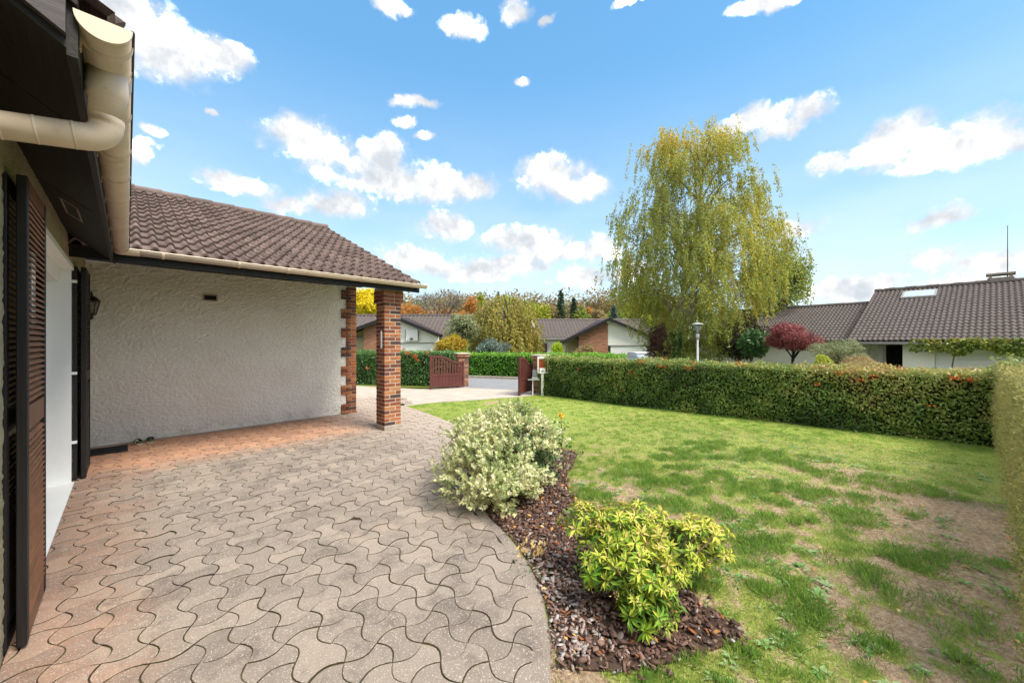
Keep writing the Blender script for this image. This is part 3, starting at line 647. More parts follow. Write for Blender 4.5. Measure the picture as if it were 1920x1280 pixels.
# garage roof
roof = MB().prism([(5.74,2.465),(10.12,4.345),(14.5,2.465),(14.5,2.435),(10.12,4.315),(5.74,2.435)], 0, -.9, 3.50).build('roof', 'rust_brown', house)
def tile_mesh(name, w=.285, l=.372, t=.014, mat='tile'):
    nx = 21; v = []
    prof = []
    for k in range(nx):
        u = k/(nx-1); ph = (u*2) % 1.0 if u < 1 else 1.0
        hgt = .047*max(0, math.sin(math.pi*(ph-.46)/.52)) ** .7 if .46 < ph < .98 else 0.0
        prof.append((u*w-.001, hgt))
    for (yy, zo) in ((0, .034), (l, 0.0)):
        for x, h_ in prof: v.append((x, yy, h_+zo))
    for x, h_ in prof: v.append((x, .002, h_+.034-t-.016))
    n = nx; f = [(k, k+1, n+k+1, n+k) for k in range(n-1)]+[(2*n+k, 2*n+k+1, k+1, k) for k in range(n-1)]
    mb = MB(); mb.add(v, f); me = mb.mesh(name, mat)
    for k, p_ in enumerate(me.polygons): p_.use_smooth = k < n-1
    return me
tile_me = tile_mesh('tile'); PIT = math.atan2(4.345-2.465, 10.12-5.74); ro = origin(roof)
ncol = 14; x0 = 3.535-ncol*.285
for rrow in range(14):
    s = rrow*.343
    for k in range(ncol):
        inst('tile', tile_me, roof, Vector((x0+k*.285, 5.70+s*math.cos(PIT), 2.452+s*math.sin(PIT)+random.uniform(0,.004)))-ro, (PIT+random.uniform(-.008,.008), random.uniform(-.006,.006), random.uniform(-.006,.006)))
rt = MB(); pr = [(math.cos(a_)*.115, math.sin(a_)*.085) for a_ in np.linspace(-.15, math.pi+.15, 9)]; pr2 = [(x*.86, z*.82) for x, z in pr[::-1]]
rt.prism(pr+pr2, 0, 0, .42); rme = rt.mesh('ridge_tile', 'tile')
for k in range(10): inst('ridge_tile', rme, roof, Vector((3.54-.40-k*.385, 10.12, 4.362))-ro, (0, -.045, 0))
MB().prism([(9.98,4.30),(10.26,4.30),(10.20,4.40),(10.04,4.40)], 0, -.4, 3.50).build('ridge_mortar', 'tile', house)
MB().prism([(5.76,2.40),(10.12,4.27),(14.5,2.40),(14.5,2.30),(10.12,4.15),(5.76,2.345)], 0, 3.475, 3.50).build('verge_board', 'wood_fascia', house)
box('eaves_beam', 'wood_fascia', house, -.44, 3.56, 5.768, 5.80, 2.345, 2.455)
box('porch_ceiling', 'wood_soffit', house, HW, 3.45, 6.45, GY+.03, 2.63, 2.66)
box('porch_beam', 'wood_soffit', house, HW, 3.45, 5.97, 6.15, 2.405, 2.49)
ml = thing
me_rt = Matrix.Rotation(R(-90), 4, 'Z')
for k in range(15):                               # first course of the main roof above the left gutter
    inst('tile', tile_me, house, Vector((-.045, 1.72+k*.285+.285-.285, 2.50))-origin(house), Euler((0,0,R(90))).to_matrix().to_4x4().to_euler() if False else (R(31), 0, R(90)))
# gutters
def gutter_profile(r, t=.004, n=12):
    o_ = [(r*math.cos(a_), r*math.sin(a_)) for a_ in np.linspace(math.pi, 2*math.pi, n)]; i_ = [((r-t)*math.cos(a_), (r-t)*math.sin(a_)) for a_ in np.linspace(2*math.pi, math.pi, n)]
    return o_+i_
GXc, GZ, GR = -.050, 2.468, .060
gut = MB().prism([(GXc+x, GZ+z) for x, z in gutter_profile(GR)], 1, 1.69, 5.60).build('gutter', 'beige_pvc', house, True)
MB().prism([(GXc+x, GZ+z) for x, z in [( GR*1.03*math.cos(a_), GR*1.03*math.sin(a_)) for a_ in np.linspace(math.pi, 2*math.pi, 20)]], 1, 1.68, 1.692).build('end_cap', 'cap_pvc', gut)
def collar(y, w=.02, k=1.07): return MB().prism([(GXc+x, GZ+z) for x, z in gutter_profile(GR*k, .008)], 1, y-w/2, y+w/2).build('gutter_bracket', 'beige_pvc', gut)
for y in (1.775, 2.30, 2.72, 3.15, 3.6, 4.05, 4.5, 4.95, 5.35): 
    collar(y); MB().box(-.112,-.100,y-.014,y+.014,2.40,2.475).build('bracket_plate', 'beige_pvc', gut)
for y, w in ((1.93,.006),(2.02,.10)): collar(y, w, 1.04)
MB().tube([(GXc+GR+.001, 1.69, GZ+.003), (GXc+GR+.001, 5.60, GZ+.003)], .006, 6).build('gutter_bead', 'rust_brown', gut)
GY2, GZ2, GR2 = 5.665, 2.462, .055
g2 = MB().prism([(GY2+x, GZ2+z) for x, z in gutter_profile(GR2)], 0, .02, 3.615).build('gutter', 'beige_pvc', house, True)
MB().prism([(GY2+GR2*1.03*math.cos(a_), GZ2+GR2*1.03*math.sin(a_)) for a_ in np.linspace(math.pi, 2*math.pi, 16)], 0, 3.613, 3.622).build('end_cap', 'cap_pvc', g2)
MB().tube([(.0, GY2-GR2, GZ2), (3.61, GY2-GR2, GZ2)], .007, 6).build('gutter_bead', 'cap_pvc', g2)
for px in (306, 448, 540, 678, 773):
    kx = (px-960)/FPX; d_ = GY2/(CS-SN*kx); x = d_*(SN+CS*kx)
    MB().prism([(GY2+a_, GZ2+b_) for a_, b_ in gutter_profile(GR2*1.1, .009)], 0, x-.011, x+.011).build('gutter_bracket', 'beige_pvc', g2)
# mitred corner where both gutters meet
cn = MB()
na = 10; va = []
for a_ in np.linspace(math.pi, 2*math.pi, na): va.append((GXc+GR*1.05*math.cos(a_), 5.54, GZ+GR*1.05*math.sin(a_)))
for a_ in np.linspace(math.pi, 2*math.pi, na): va.append((GXc+GR*1.05*math.cos(a_), GY2-GR2*1.05*math.cos(a_)*1.0-.0, GZ-.003+GR*1.05*math.sin(a_)))
for a_ in np.linspace(math.pi, 2*math.pi, na): va.append((.09, GY2-GR2*1.05*math.cos(a_), GZ2+GR2*1.05*math.sin(a_)))
cn.add(va, [(q_*na+k, q_*na+k+1, (q_+1)*na+k+1, (q_+1)*na+k) for q_ in (0,1) for k in range(na-1)]); cn.build('gutter_corner', 'beige_pvc', g2, True)
# outlet and downpipe
dp = thing
PYo = 1.92
o_ = MB().lathe([(.052,2.425),(.054,2.36),(.049,2.335),(.045,2.33),(.045,2.27)], (GXc,PYo,0), 20).build('gutter_outlet', 'beige_pvc', gut, True)
pth = [(GXc,PYo,2.285),(GXc,PYo,2.25)]
for t in np.linspace(0, 1, 7): a_ = t*R(82); pth.append((GXc-.06*(1-math.cos(a_)), PYo, 2.25-.062*math.sin(a_)))
dpp = MB().tube(pth+[(-.41, PYo, 2.135)], [.044]*2+[.043]*7+[.0395], 20).build('downpipe', 'beige_pvc', house, True)
def pt_on(x): return (x, PYo, 2.188-(x+.105)*-.176) 
for x, r_ in ((-.125,.0435),(-.205,.0425),(-.275,.042)):
    z_ = 2.188+(x+.105)*.174
    MB().tube([(x-.003,PYo,z_),(x+.004,PYo,z_+.001)], r_+.0004, 20).build('pipe_joint', 'beige_pvc', dpp, True)
box('vent_grille', 'concrete', house, .855, 1.045, GY-.026, GY+.0, 2.157, 2.267, .004)
vg = box('vent_opening_shade', 'sooty_black', house, .875, 1.025, GY-.028, GY-.002, 2.177, 2.247)  # black box paints the shade inside the vent
for k in range(5): box('vent_slat', 'wood_soffit', vg, .875, 1.025, GY-.033, GY-.027, 2.183+k*.013, 2.187+k*.013)
# bricks
BL, BW, BH, CO = .193, .094, .0545, .0645
bm_s = MB().box(-BL/2,BL/2,-BW/2,BW/2,-BH/2,BH/2).mesh('brick', 'brick', bevel=.004); bm_h = MB().box(-BW/2,BW/2,-BW/2,BW/2,-BH/2,BH/2).mesh('brick', 'brick', bevel=.004)
def brick(par, me, x, y, z, rz=0.0):
    j = random.uniform; return inst('brick', me, par, Vector((x+j(-.0015,.0015), y+j(-.0015,.0015), z))-origin(par), (0, 0, rz+j(-.006,.006)))
px0, py0, PW = 2.995, 5.925, .297
pil = box('brick_pillar', 'mortar', house, px0+.004, px0+PW-.004, py0+.004, py0+PW-.004, .02, 2.405)
box('pillar_foot', 'concrete', pil, px0-.004, px0+PW+.004, py0-.004, py0+PW+.004, .0, .085, .004)
cxp, cyp = px0+PW/2, py0+PW/2
def ring(z, half, flip):
    a_ = half-BW/2; b_ = half-BL/2
    for k in range(4):
        an = k*math.pi/2; sgn = -1 if flip else 1; u, v = -b_*sgn, -a_
        brick(pil, bm_s, cxp+u*math.cos(an)-v*math.sin(an), cyp+u*math.sin(an)+v*math.cos(an), z, an)
nc = 32; z = .090+BH/2+.004
for k in range(nc): ring(z, PW/2, k % 2); z += CO
MB().box(px0-.024, px0+PW+.024, py0-.024, py0+PW+.024, z-BH/2-.008, 2.402).build('corbel_core', 'mortar', pil)
while z+BH/2 < 2.405:
    hh = PW/2+.033
    for k in range(4):
        an = k*math.pi/2
        for u, mm in ((-hh+BL/2, bm_s), (-hh+BL+.011+BW/2, bm_h)):
            v = -hh+BW/2; brick(pil, mm, cxp+u*math.cos(an)-v*math.sin(an), cyp+u*math.sin(an)+v*math.cos(an), z, an)
    z += CO
quo = box('brick_quoin', 'mortar', house, 3.185, GX-.004, GY-.026, GY+.10, .0, 2.63)
for k in range(40):
    z = .035+BH/2+k*CO; wide = (k//3) % 2 == 0; fl = k % 2; xr = GX
    seq = ([bm_s, bm_h] if fl else [bm_h, bm_s]) if wide else ([bm_s] if fl else [bm_h, bm_h])
    for mm in seq:
        wdt = BL if mm is bm_s else BW
        brick(quo, mm, xr-wdt/2, GY-.035+BW/2, z); xr -= wdt+.010
    brick(quo, bm_s if not fl else bm_h, GX-BW/2, GY+(.20 if not fl else .12), z, math.pi/2)
# toothed render patches sit between the long courses
for k in range(2, 37, 6):
    pass

# ------------------------------------------------------------------ small things at the house
ln_ = thing('wall_lantern', 'black coach lantern with a bulb on the rendered garage wall, half behind the dark shutters', 'lantern', (-.27, GY-.02, 1.80))
lx, ly = -.345, GY-.15
MB().lathe([(.012,1.80),(.02,1.83),(.012,1.845),(.045,1.87),(.05,1.885)], (lx,ly,0), 10).build('lantern_base', 'iron_black', ln_)
cg = MB()
for k in range(6):
    a_ = k*math.pi/3; cg.tube([(lx+.045*math.cos(a_),ly+.045*math.sin(a_),1.885),(lx+.078*math.cos(a_),ly+.078*math.sin(a_),2.04)], .006, 5)
cg.build('lantern_cage', 'iron_black', ln_)
MB().lathe([(.043,1.886),(.075,2.04)], (lx,ly,0), 6).build('lantern_glass', 'glass_lantern', ln_)
MB().lathe([(.088,2.04),(.092,2.05),(.045,2.11),(.016,2.125),(.02,2.145),(.008,2.16),(.012,2.175),(.002,2.185)], (lx,ly,0), 10).build('lantern_roof', 'iron_black', ln_)
MB().lathe([(.012,1.89),(.012,1.93),(.022,1.96),(.018,2.0),(.004,2.02)], (lx,ly,0), 10).build('light_bulb', 'bulb', ln_, True)
MB().tube([(lx,ly,1.84),(lx-.02,ly+.06,1.82),(lx-.03,GY-.04,1.88)], .009, 6).box(lx-.055,lx-.005,GY-.045,GY-.02,1.80,1.98).build('wall_bracket', 'iron_black', ln_)
th = thing('thermometer', 'long white wall thermometer on the shaded side of the brick pillar', 'thermometer', (px0, py0+.12, 1.45))
MB().prism([(py0+.10+.020*math.cos(a_), 1.53+(.125 if math.sin(a_) > 0 else -.125)+.020*math.sin(a_)) for a_ in np.linspace(0, 2*math.pi, 17)[:-1]], 0, px0-.016, px0-.001).build('thermometer_body', 'white_paint', th)
box('thermometer_tube', 'box_grey', th, px0-.019, px0-.0155, py0+.097, py0+.103, 1.44, 1.63)
tag(MB().box(-.40,.005,7.30,7.71,TOP-.001,TOP+.014).build('doormat', 'rubber', None, bevel=.004), 'dark rubber doormat on the red pavers beside the garage wall', 'doormat')
def clog(x, y, rz, label):
    t = thing('clog', label, 'clog', (x, y, TOP), rz, 'garden clogs by the garage wall')
    sec = [(-.085,.030,.030,.055),(-.06,.038,.034,.060),(-.02,.036,.032,.055),(.03,.043,.030,.050),(.075,.045,.028,.048),(.11,.036,.022,.040),(.128,.018,.012,.026)]
    so_ = MB(); v = []
    for yy, w, _, _ in sec: v += [(-w,yy,0),(w,yy,0),(w*1.02,yy,.022),(-w*1.02,yy,.022)]
    f = [(i*4+k, i*4+(k+1)%4, (i+1)*4+(k+1)%4, (i+1)*4+k) for i in range(len(sec)-1) for k in range(4)]+[(3,2,1,0), tuple(len(v)-4+k for k in range(4))]
    so_.add(v, f); so_.build('sole', 'clog_pale', t, local=True)
    up_ = MB(); v = []; n = 9
    for yy, w, _, hh in sec[3:]:
        for k in range(n): a_ = math.pi*k/(n-1); v.append((w*math.cos(a_), yy, .02+hh*math.sin(a_)))
    f = [(i*n+k, (i+1)*n+k, (i+1)*n+k+1, i*n+k+1) for i in range(3) for k in range(n-1)]; up_.add(v, f)
    v = []
    for k in range(11):
        a_ = math.pi+math.pi*k/10; v += [(.037*math.cos(a_), -.045+.042*math.sin(a_), .02), (.036*math.cos(a_), -.045+.041*math.sin(a_), .055)]
    up_.add(v, [(2*k, 2*k+2, 2*k+3, 2*k+1) for k in range(10)]); up_.build('upper', 'clog_green', t, True, local=True)
clog(.115, 7.70, R(8), 'green garden clog nearer the doormat, left one of the pair'); clog(.235, 7.735, R(-4), 'green garden clog farther from the doormat, right one of the pair')

# ------------------------------------------------------------------ gate
def gate_leaf(pa, pb, label, nsl, flip):
    pa = Vector((pa[0], pa[1], .035)); pb = Vector((pb[0], pb[1], .035)); dl = pb-pa; L = dl.length; rz = math.atan2(dl.y, dl.x)
    t = thing('metal_gate', label, 'gate', pa, rz, 'maroon entrance gate leaves')
    def top(u): s = u/L; return 1.02-.20*float(smooth(.30, .80, np.array([s]))[0])
    b_ = lambda *a, **k: box(*a, local=True, **k)
    b_('gate_post', 'gate_maroon', t, 0, .06, -.028, .028, -.02, top(0)+.035, bevel=.003); b_('gate_post', 'gate_maroon', t, L-.06, L, -.028, .028, .0, top(L)+.02, bevel=.003)
    b_('bottom_rail', 'gate_maroon', t, .06, L-.06, -.022, .022, .03, .10); b_('middle_rail', 'gate_maroon', t, .06, L-.06, -.022, .022, .38, .45)
    tr = MB(); n = 16
    for k in range(n):
        u0 = .06+(L-.12)*k/n; u1 = .06+(L-.12)*(k+1)/n; v = []
        for u in (u0, u1): v += [(u,-.022,top(u)-.065),(u,.022,top(u)-.065),(u,.022,top(u)),(u,-.022,top(u))]
        tr.add(v, [(0,1,5,4),(1,2,6,5),(2,3,7,6),(3,0,4,7)])
    tr.build('top_rail', 'gate_maroon', t, local=True)
    pn = MB(); npn = 9; w = (L-.12)/npn
    for k in range(npn): b_('panel_board', 'gate_maroon', t, .06+k*w+.003, .06+(k+1)*w-.003, -.012, .012, .10, .38)
    w = (L-.12)/nsl
    for k in range(nsl):
        u = .06+w*(k+.5); b_('slat', 'gate_maroon', t, u-w*.30, u+w*.30, -.010, .010, .45, top(u)-.06)
    return t
gate_leaf((6.60,10.10), (7.66,9.74), 'maroon gate leaf swung open in front of the left hedge, left of the drive', 11, 0)
tg = gate_leaf((7.54,7.17), (8.36,7.40), 'maroon gate leaf swung open beside the mailbox, right of the drive', 11, 0)
def pier(x, y, rz, label, hgt=1.14, w=.34):
    t = thing('gate_pier', label, 'gate pier', (x, y, 0), rz, 'brick gate piers')
    box('mortar_core', 'mortar', t, -w/2+.006, w/2-.006, -w/2+.006, w/2-.006, -.05, hgt-.1, local=True)
    bb = MB(); z = .03; k = 0
    while z < hgt-.06:
        h2 = w/2+(.035 if z > hgt-.2 else 0)
        for s_ in range(4):
            an = s_*math.pi/2; x0_ = -h2; seq = (.2, .13) if k % 2 else (.13, .2)
            for ww in seq:
                ww = ww*2*h2/.34
                def xf(v, an=an): return Vector((v.x*math.cos(an)-v.y*math.sin(an), v.x*math.sin(an)+v.y*math.cos(an), v.z))
                bb.box(x0_+.004, x0_+ww-.004, -h2, -h2+.09, z, z+.055, xf); x0_ += ww
        z += .0645; k += 1
    bb.build('brickwork', 'brick_pier', t, local=True)['kind'] = 'stuff'
    box('pier_cap', 'mortar', t, -w/2-.045, w/2+.045, -w/2-.045, w/2+.045, hgt-.055, hgt-.02, local=True, bevel=.006)
    return t
m, nt, b, o = new('brick_pier'); isl = nt.nodes.new('ShaderNodeNewGeometry').outputs['Random Per Island']
setc(nt, b, mix(nt, mapr(nt, noise(nt, 20, 4), .5, .7, 0, .6), ramp(nt, isl, [(0,(.24,.10,.06)),(.25,(.33,.16,.10)),(.5,(.15,.075,.055)),(.75,(.40,.22,.15)),(.9,(.09,.06,.05))], 'CONSTANT'), (.42,.30,.22)), .9, .1)
pier(7.80, 10.02, R(-20), 'brick gate pier behind the left maroon gate leaf')
pier(8.40, 7.12, R(15), 'brick gate pier carrying the orange mailbox beside the long hedge')
fw = Vector((SN, CS, 0)); rt_ = Vector((CS, -SN, 0)); PB = Vector((8.40, 7.12, 0))
def camframe(t, origin_): return None
mbx = thing('mailbox', 'rust orange mailbox in a white frame on the brick gate pier', 'mailbox', W(.86,10.76,.62), -YAW)
b_ = lambda *a, **k: box(*a, local=True, **k)
for a_ in ((-.15,-.12,0,.45),(.12,.15,0,.45),(-.12,.12,.40,.45),(-.12,.12,0,.03)): b_('frame', 'white_paint', mbx, a_[0], a_[1], -.24, -.02, a_[2], a_[3])
b_('door', 'box_rust', mbx, -.12, .12, -.225, -.03, .03, .40)
ip = thing('intercom_post', 'white post with a white box on top in front of the brick gate pier', 'post', W(.845,10.55,0), -YAW)
b_('post', 'white_paint', ip, -.035, .035, -.035, .035, 0, .62, bevel=.004); b_('intercom_box', 'white_paint', ip, -.085, .085, -.06, .06, .605, .76, bevel=.01); b_('keypad', 'box_grey', ip, -.03, .03, -.064, -.058, .66, .70)
mo = thing('gate_motor', 'grey gate motor on a white bracket between the right gate leaf and its pier', 'gate motor', W(.64,10.62,0), -YAW)
b_('motor_housing', 'box_grey', mo, -.075, .075, -.07, .07, .50, .70, bevel=.012); b_('base_plate', 'silver_paint', mo, -.085, .085, -.08, .08, .465, .50, bevel=.004)
b_('bracket_leg', 'white_paint', mo, -.075, -.045, -.02, .02, 0, .465); b_('arm', 'silver_paint', mo, -.20, .12, -.10, -.08, .43, .455)

# ------------------------------------------------------------------ hedges
def hedge(name, label, path, width, hgt, n, leafL, mat, seed, tintfn=None, core='darkbrown_core', faces=None, bulge=.085, group=None, dens_hole=0.0, droop=0.0):
    rg = np.random.default_rng(seed); path = [Vector(p).to_3d() for p in path]
    t = thing(name, label, 'hedge', path[0], 0, group)
    segs = [(path[i], path[i+1]) for i in range(len(path)-1)]; tot = sum((b_-a_).length for a_, b_ in segs)
    Ps, Ns = [], []
    cr = MB()
    for a_, b_ in segs:
        d_ = b_-a_; L = d_.length; u = np.array(d_.normalized()); s = np.array((u[1], -u[0], 0)); m_ = int(n*L/tot); A = np.array(a_)
        area = [L*hgt, L*hgt, L*width, width*hgt, width*hgt]; pr_ = np.array(area)/sum(area); pick = rg.choice(5, m_, p=pr_)
        l = rg.random(m_)*L; h_ = rg.random(m_)*hgt; w_ = (rg.random(m_)-.5)*width; nn_ = np.zeros((m_,3))
        for k in range(5):
            q_ = pick == k
            if k == 0: w_[q_] = width/2; nn_[q_] = s
            elif k == 1: w_[q_] = -width/2; nn_[q_] = -s
            elif k == 2: h_[q_] = hgt; nn_[q_] = (0,0,1)
            elif k == 3: l[q_] = 0; nn_[q_] = -u
            else: l[q_] = L; nn_[q_] = u
        p_ = A+u*l[:,None]+s*w_[:,None]+np.array((0,0,1))*h_[:,None]
        dep = bulge*(fbm(p_*4.0, seed, 3)-.5)*2.4 - rg.random(m_)**1.6*.09 + .02*rg.normal(size=m_)
        p_ = p_+nn_*dep[:,None]
        if dens_hole:
            hole = fbm(p_*6, seed+50, 2); k = hole > dens_hole; p_ = p_[k]; nn_ = nn_[k]
        Ps.append(p_); Ns.append(nn_)
        w2, i_ = width/2-.10, .08
        cr.add([tuple(a_+Vector(u)*i_*0+Vector(s)*sg*w2+Vector((0,0,z_))) for z_ in (-.1, hgt-.10) for sg in (-1,1)]+[tuple(b_+Vector(s)*sg*w2+Vector((0,0,z_))) for z_ in (-.1, hgt-.10) for sg in (-1,1)], [(0,1,3,2),(4,6,7,5),(0,4,5,1),(2,3,7,6),(0,2,6,4),(1,5,7,3)])
    P_ = np.concatenate(Ps); N_ = np.concatenate(Ns); m_ = len(P_); P_[:,2] = np.maximum(P_[:,2], .01)
    T_ = unit(rdir(rg, m_)+N_*.6+np.array((0,0,-droop))); NN = unit(N_+.7*rdir(rg, m_)+np.array((0,0,.35)))
    tint_ = (tintfn(P_, N_, rg) if tintfn else .35+.5*(fbm(P_*2.2, seed+3, 3)-.5)*1.6+.35*(rg.random(m_)-.5))
    L_ = leafL*(.65+.7*rg.random(m_))
    leaf_obj('foliage', mat, t, P_, T_, NN, L_, L_*.62, tint_, .18, .12)
    if core: cr.build('shade_core', core, t)  # dark inner box paints the shade between the leaves
    return t
simple('darkbrown_core', (.045,.048,.022), (.020,.022,.012), 14, 1, .05); simple('laurel_core', (.02,.05,.012), (.01,.025,.008), 14, 1, .05); simple('dry_core', (.16,.12,.07), (.06,.05,.025), 9, 1, .05)
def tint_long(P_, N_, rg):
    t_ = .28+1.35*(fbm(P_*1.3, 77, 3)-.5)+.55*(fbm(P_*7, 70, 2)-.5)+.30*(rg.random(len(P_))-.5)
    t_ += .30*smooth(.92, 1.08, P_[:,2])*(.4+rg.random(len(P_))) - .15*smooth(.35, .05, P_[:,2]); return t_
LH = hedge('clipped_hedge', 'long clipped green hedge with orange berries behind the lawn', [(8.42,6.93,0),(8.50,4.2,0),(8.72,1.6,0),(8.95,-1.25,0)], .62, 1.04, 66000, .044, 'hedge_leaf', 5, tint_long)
def berries(par, spots, seed):
    rg = np.random.default_rng(seed); Ps = []
    for (x, y, z, r_, n) in spots: Ps.append(np.array((x,y,z))+rg.normal(size=(n,3))*np.array((.03, r_, r_*.55)))
    p_ = np.concatenate(Ps); n = len(p_); leaf_obj('berries', 'berry', par, p_, rdir(rg, n), rdir(rg, n), .024, .026, rg.random(n), .4, kind='stuff')
def onx_(px, py, x): k = (px-960)/FPX; d_ = x/(SN+CS*k); return at(px, py, d_)
sp_ = []
for px, py, r_, n in ((1200,678,.05,60),(1085,692,.025,25),(1237,687,.03,30),(1245,673,.04,24),(1250,690,.025,20),(1290,690,.045,55),(1385,682,.045,50),(1300,680,.03,25),(1170,730,.02,12),(1050,722,.02,12),(1184,700,.025,20),(1575,700,.04,30),(1615,712,.03,20),(1640,705,.03,20),(1790,707,.05,50),(1815,712,.04,40),(1530,720,.03,16),(1745,760,.03,14),(1690,690,.03,25),(1060,712,.02,12)):
    n = int(n*.6); xx = 8.12+.45*max(0, min(1, (px-1030)/820))**1.5; v = onx_(px, py, xx); sp_.append((v.x, v.y, v.z, r_, n))
berries(LH, sp_, 4)
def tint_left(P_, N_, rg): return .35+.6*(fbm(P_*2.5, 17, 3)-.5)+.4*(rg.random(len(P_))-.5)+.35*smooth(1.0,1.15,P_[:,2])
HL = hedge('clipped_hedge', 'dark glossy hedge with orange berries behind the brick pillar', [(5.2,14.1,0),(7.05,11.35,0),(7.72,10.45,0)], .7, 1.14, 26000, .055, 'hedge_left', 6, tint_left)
sp_ = []
for px, py, r_, n in ((765,662,.06,70),(778,668,.06,80),(756,655,.05,40),(690,690,.03,20),(783,675,.04,30),(740,700,.03,16),(800,660,.05,30)):
    v = at(px, py, 12.35-(px-756)*.004); sp_.append((v.x, v.y, v.z, r_, n))
berries(HL, sp_, 8)
hedge('laurel_hedge', 'bright green clipped laurel hedge on the far side of the road', [road_pt(-7,2.85)+(0,),road_pt(3.8,2.85)+(0,)], .8, .98, 24000, .075, 'laurel', 9, lambda P_, N_, rg: .30+.5*(rg.random(len(P_))-.5)+.5*smooth(.7,1.0,P_[:,2])+.3*(fbm(P_*3,3,2)-.5), 'laurel_core')
def tint_dry(P_, N_, rg): return .28+1.3*(fbm(P_*np.array((3.0,3.0,1.0)), 31, 3)-.5)+.3*(rg.random(len(P_))-.5)
RHp = [(8.75,-1.36,0),(5.6,-1.04,0),(2.6,-.70,0)]
RH = hedge('thin_hedge', 'half dry yellowish box hedge along the right edge of the lawn', RHp, .46, 1.17, 80000, .024, 'dry_hedge', 12, tint_dry, None, bulge=.07, dens_hole=.26)
rg = np.random.default_rng(3); n = 5200; f_ = rg.random(n); base = np.column_stack((8.85-.6*f_, -1.13-.30*rg.random(n), .15+1.05*rg.random(n)))
leaf_obj('green_foliage', 'hedge_leaf', RH, base+.06*rg.normal(size=(n,3)), rdir(rg, n), rdir(rg, n)+np.array((0,0,.5)), .045, .028, .25+.4*rg.random(n))
tw = MB()
for k in range(45):
    f = random.random(); a_ = Vector(RHp[0]).lerp(Vector(RHp[1]), f*2) if f < .5 else Vector(RHp[1]).lerp(Vector(RHp[2]), f*2-1)
    p0 = a_+Vector((random.uniform(-.05,.05), .13+random.uniform(-.1,.03), random.uniform(.0,.5))); p1 = p0+Vector((random.uniform(-.12,.12), random.uniform(-.02,.08), random.uniform(.3,.75)))
    p1.z = min(p1.z, 1.25); tw.tube([p0, (p0+p1)/2+Vector((random.uniform(-.03,.03),.02,0)), p1], [.005,.004,.002], 4, False)
tw.build('dry_twigs', 'bark_twig', RH)['kind'] = 'stuff'

# ------------------------------------------------------------------ trees and shrubs
def limbs(mb, base, top, r0, lobes, rnd, seg=7):
    base = Vector(base); top = Vector(top); pth = []
    for k in range(7): t = k/6; pth.append(base.lerp(top, t)+Vector((rnd.uniform(-1,1), rnd.uniform(-1,1), 0))*.02*(top-base).length*(0 < k))
    mb.tube(pth, [r0*(1-.75*k/6) for k in range(7)], seg)
    for c_ in lobes:
        c_ = Vector(c_); t = max(.15, min(.85, (c_.z-base.z)/max(.1, top.z-base.z)*.6)); s = base.lerp(top, t); m_ = s.lerp(c_, .5)+Vector((0,0,.12*(c_-s).length))
        mb.tube([s, m_, c_], [r0*.4, r0*.25, r0*.06], 5)
def lobes_for(c, rx, ry, rz, n, rnd):
    o_ = [(Vector(c), Vector((rx,ry,rz))*.72)]
    for k in range(n):
        a_ = rnd.uniform(0, 2*math.pi); e_ = math.asin(rnd.uniform(-.55, .95)); q_ = Vector((math.cos(a_)*math.cos(e_)*rx, math.sin(a_)*math.cos(e_)*ry, math.sin(e_)*rz))
        o_.append((Vector(c)+q_*rnd.uniform(.50,.72), Vector((rx,ry,rz))*rnd.uniform(.28,.45)))
    return o_
def foliage(lobes, n, size, mat, parent, seed, name='crown', hole=.36, hs=1.0, tbase=.5, tvar=.8, droop=.2, aspect=.6):
    rg = np.random.default_rng(seed); vol = np.array([l[1].x*l[1].z for l in lobes]); pk = rg.choice(len(lobes), n, p=vol/vol.sum())
    C = np.array([l[0] for l in lobes])[pk]; Rr = np.array([l[1] for l in lobes])[pk]; d_ = rdir(rg, n); rad = rg.random(n)**.42
    P_ = C+d_*Rr*rad[:,None]; h_ = fbm(P_*hs/(np.mean([l[1].x for l in lobes])*.9), seed+1, 3); k = h_ > hole*(.6+.5*rg.random(n)); P_ = P_[k]; d_ = d_[k]; n = len(P_)
    T_ = unit(rdir(rg, n)+d_*.5+np.array((0,0,-droop))); N_ = unit(d_+.8*rdir(rg, n)+np.array((0,0,.5)))
    lt = vnoise(P_*2.0/np.mean([l[1].x for l in lobes]), seed+7); tint_ = tbase+tvar*(lt-.5)+.4*(rg.random(n)-.5)
    L_ = size*(.6+.8*rg.random(n)); return leaf_obj(name, mat, parent, P_, T_, N_, L_, L_*aspect, tint_, .2, .15)
def bush(name, label, cat, px, ytop, wpx, d, ybot, mat, n, size, seed, depth=.8, trunk=True, group=None, barkm='bark', crown_low=0.0, hole=.34, nl=9, tb=.5, tv=.8, squash=1.0):
    """a shrub or tree given by where its crown shows: centre, top, width, distance"""
    rnd = random.Random(seed); top = at(px, ytop, d); base = W((px-960)/FPX*d, d, 0); base.z = gz(base); bot = max(base.z, at(px, ybot, d).z)
    rx = wpx/2*d/FPX; rz = (top.z-bot)/2; c_ = Vector((base.x, base.y, (top.z+bot)/2))
    t = thing(name, label, cat, base, 0, group)
    lo = lobes_for(c_, rx*.98, rx*depth, rz*.98, nl, rnd)
    mb = MB(); limbs(mb, base, c_+Vector((0,0,rz*.5)), max(.03, rx*.06), [l[0] for l in lo[1:]], rnd); mb.build('trunk', barkm, t)
    foliage(lo, n, size, mat, t, seed, hole=hole, tbase=tb, tvar=tv); return t
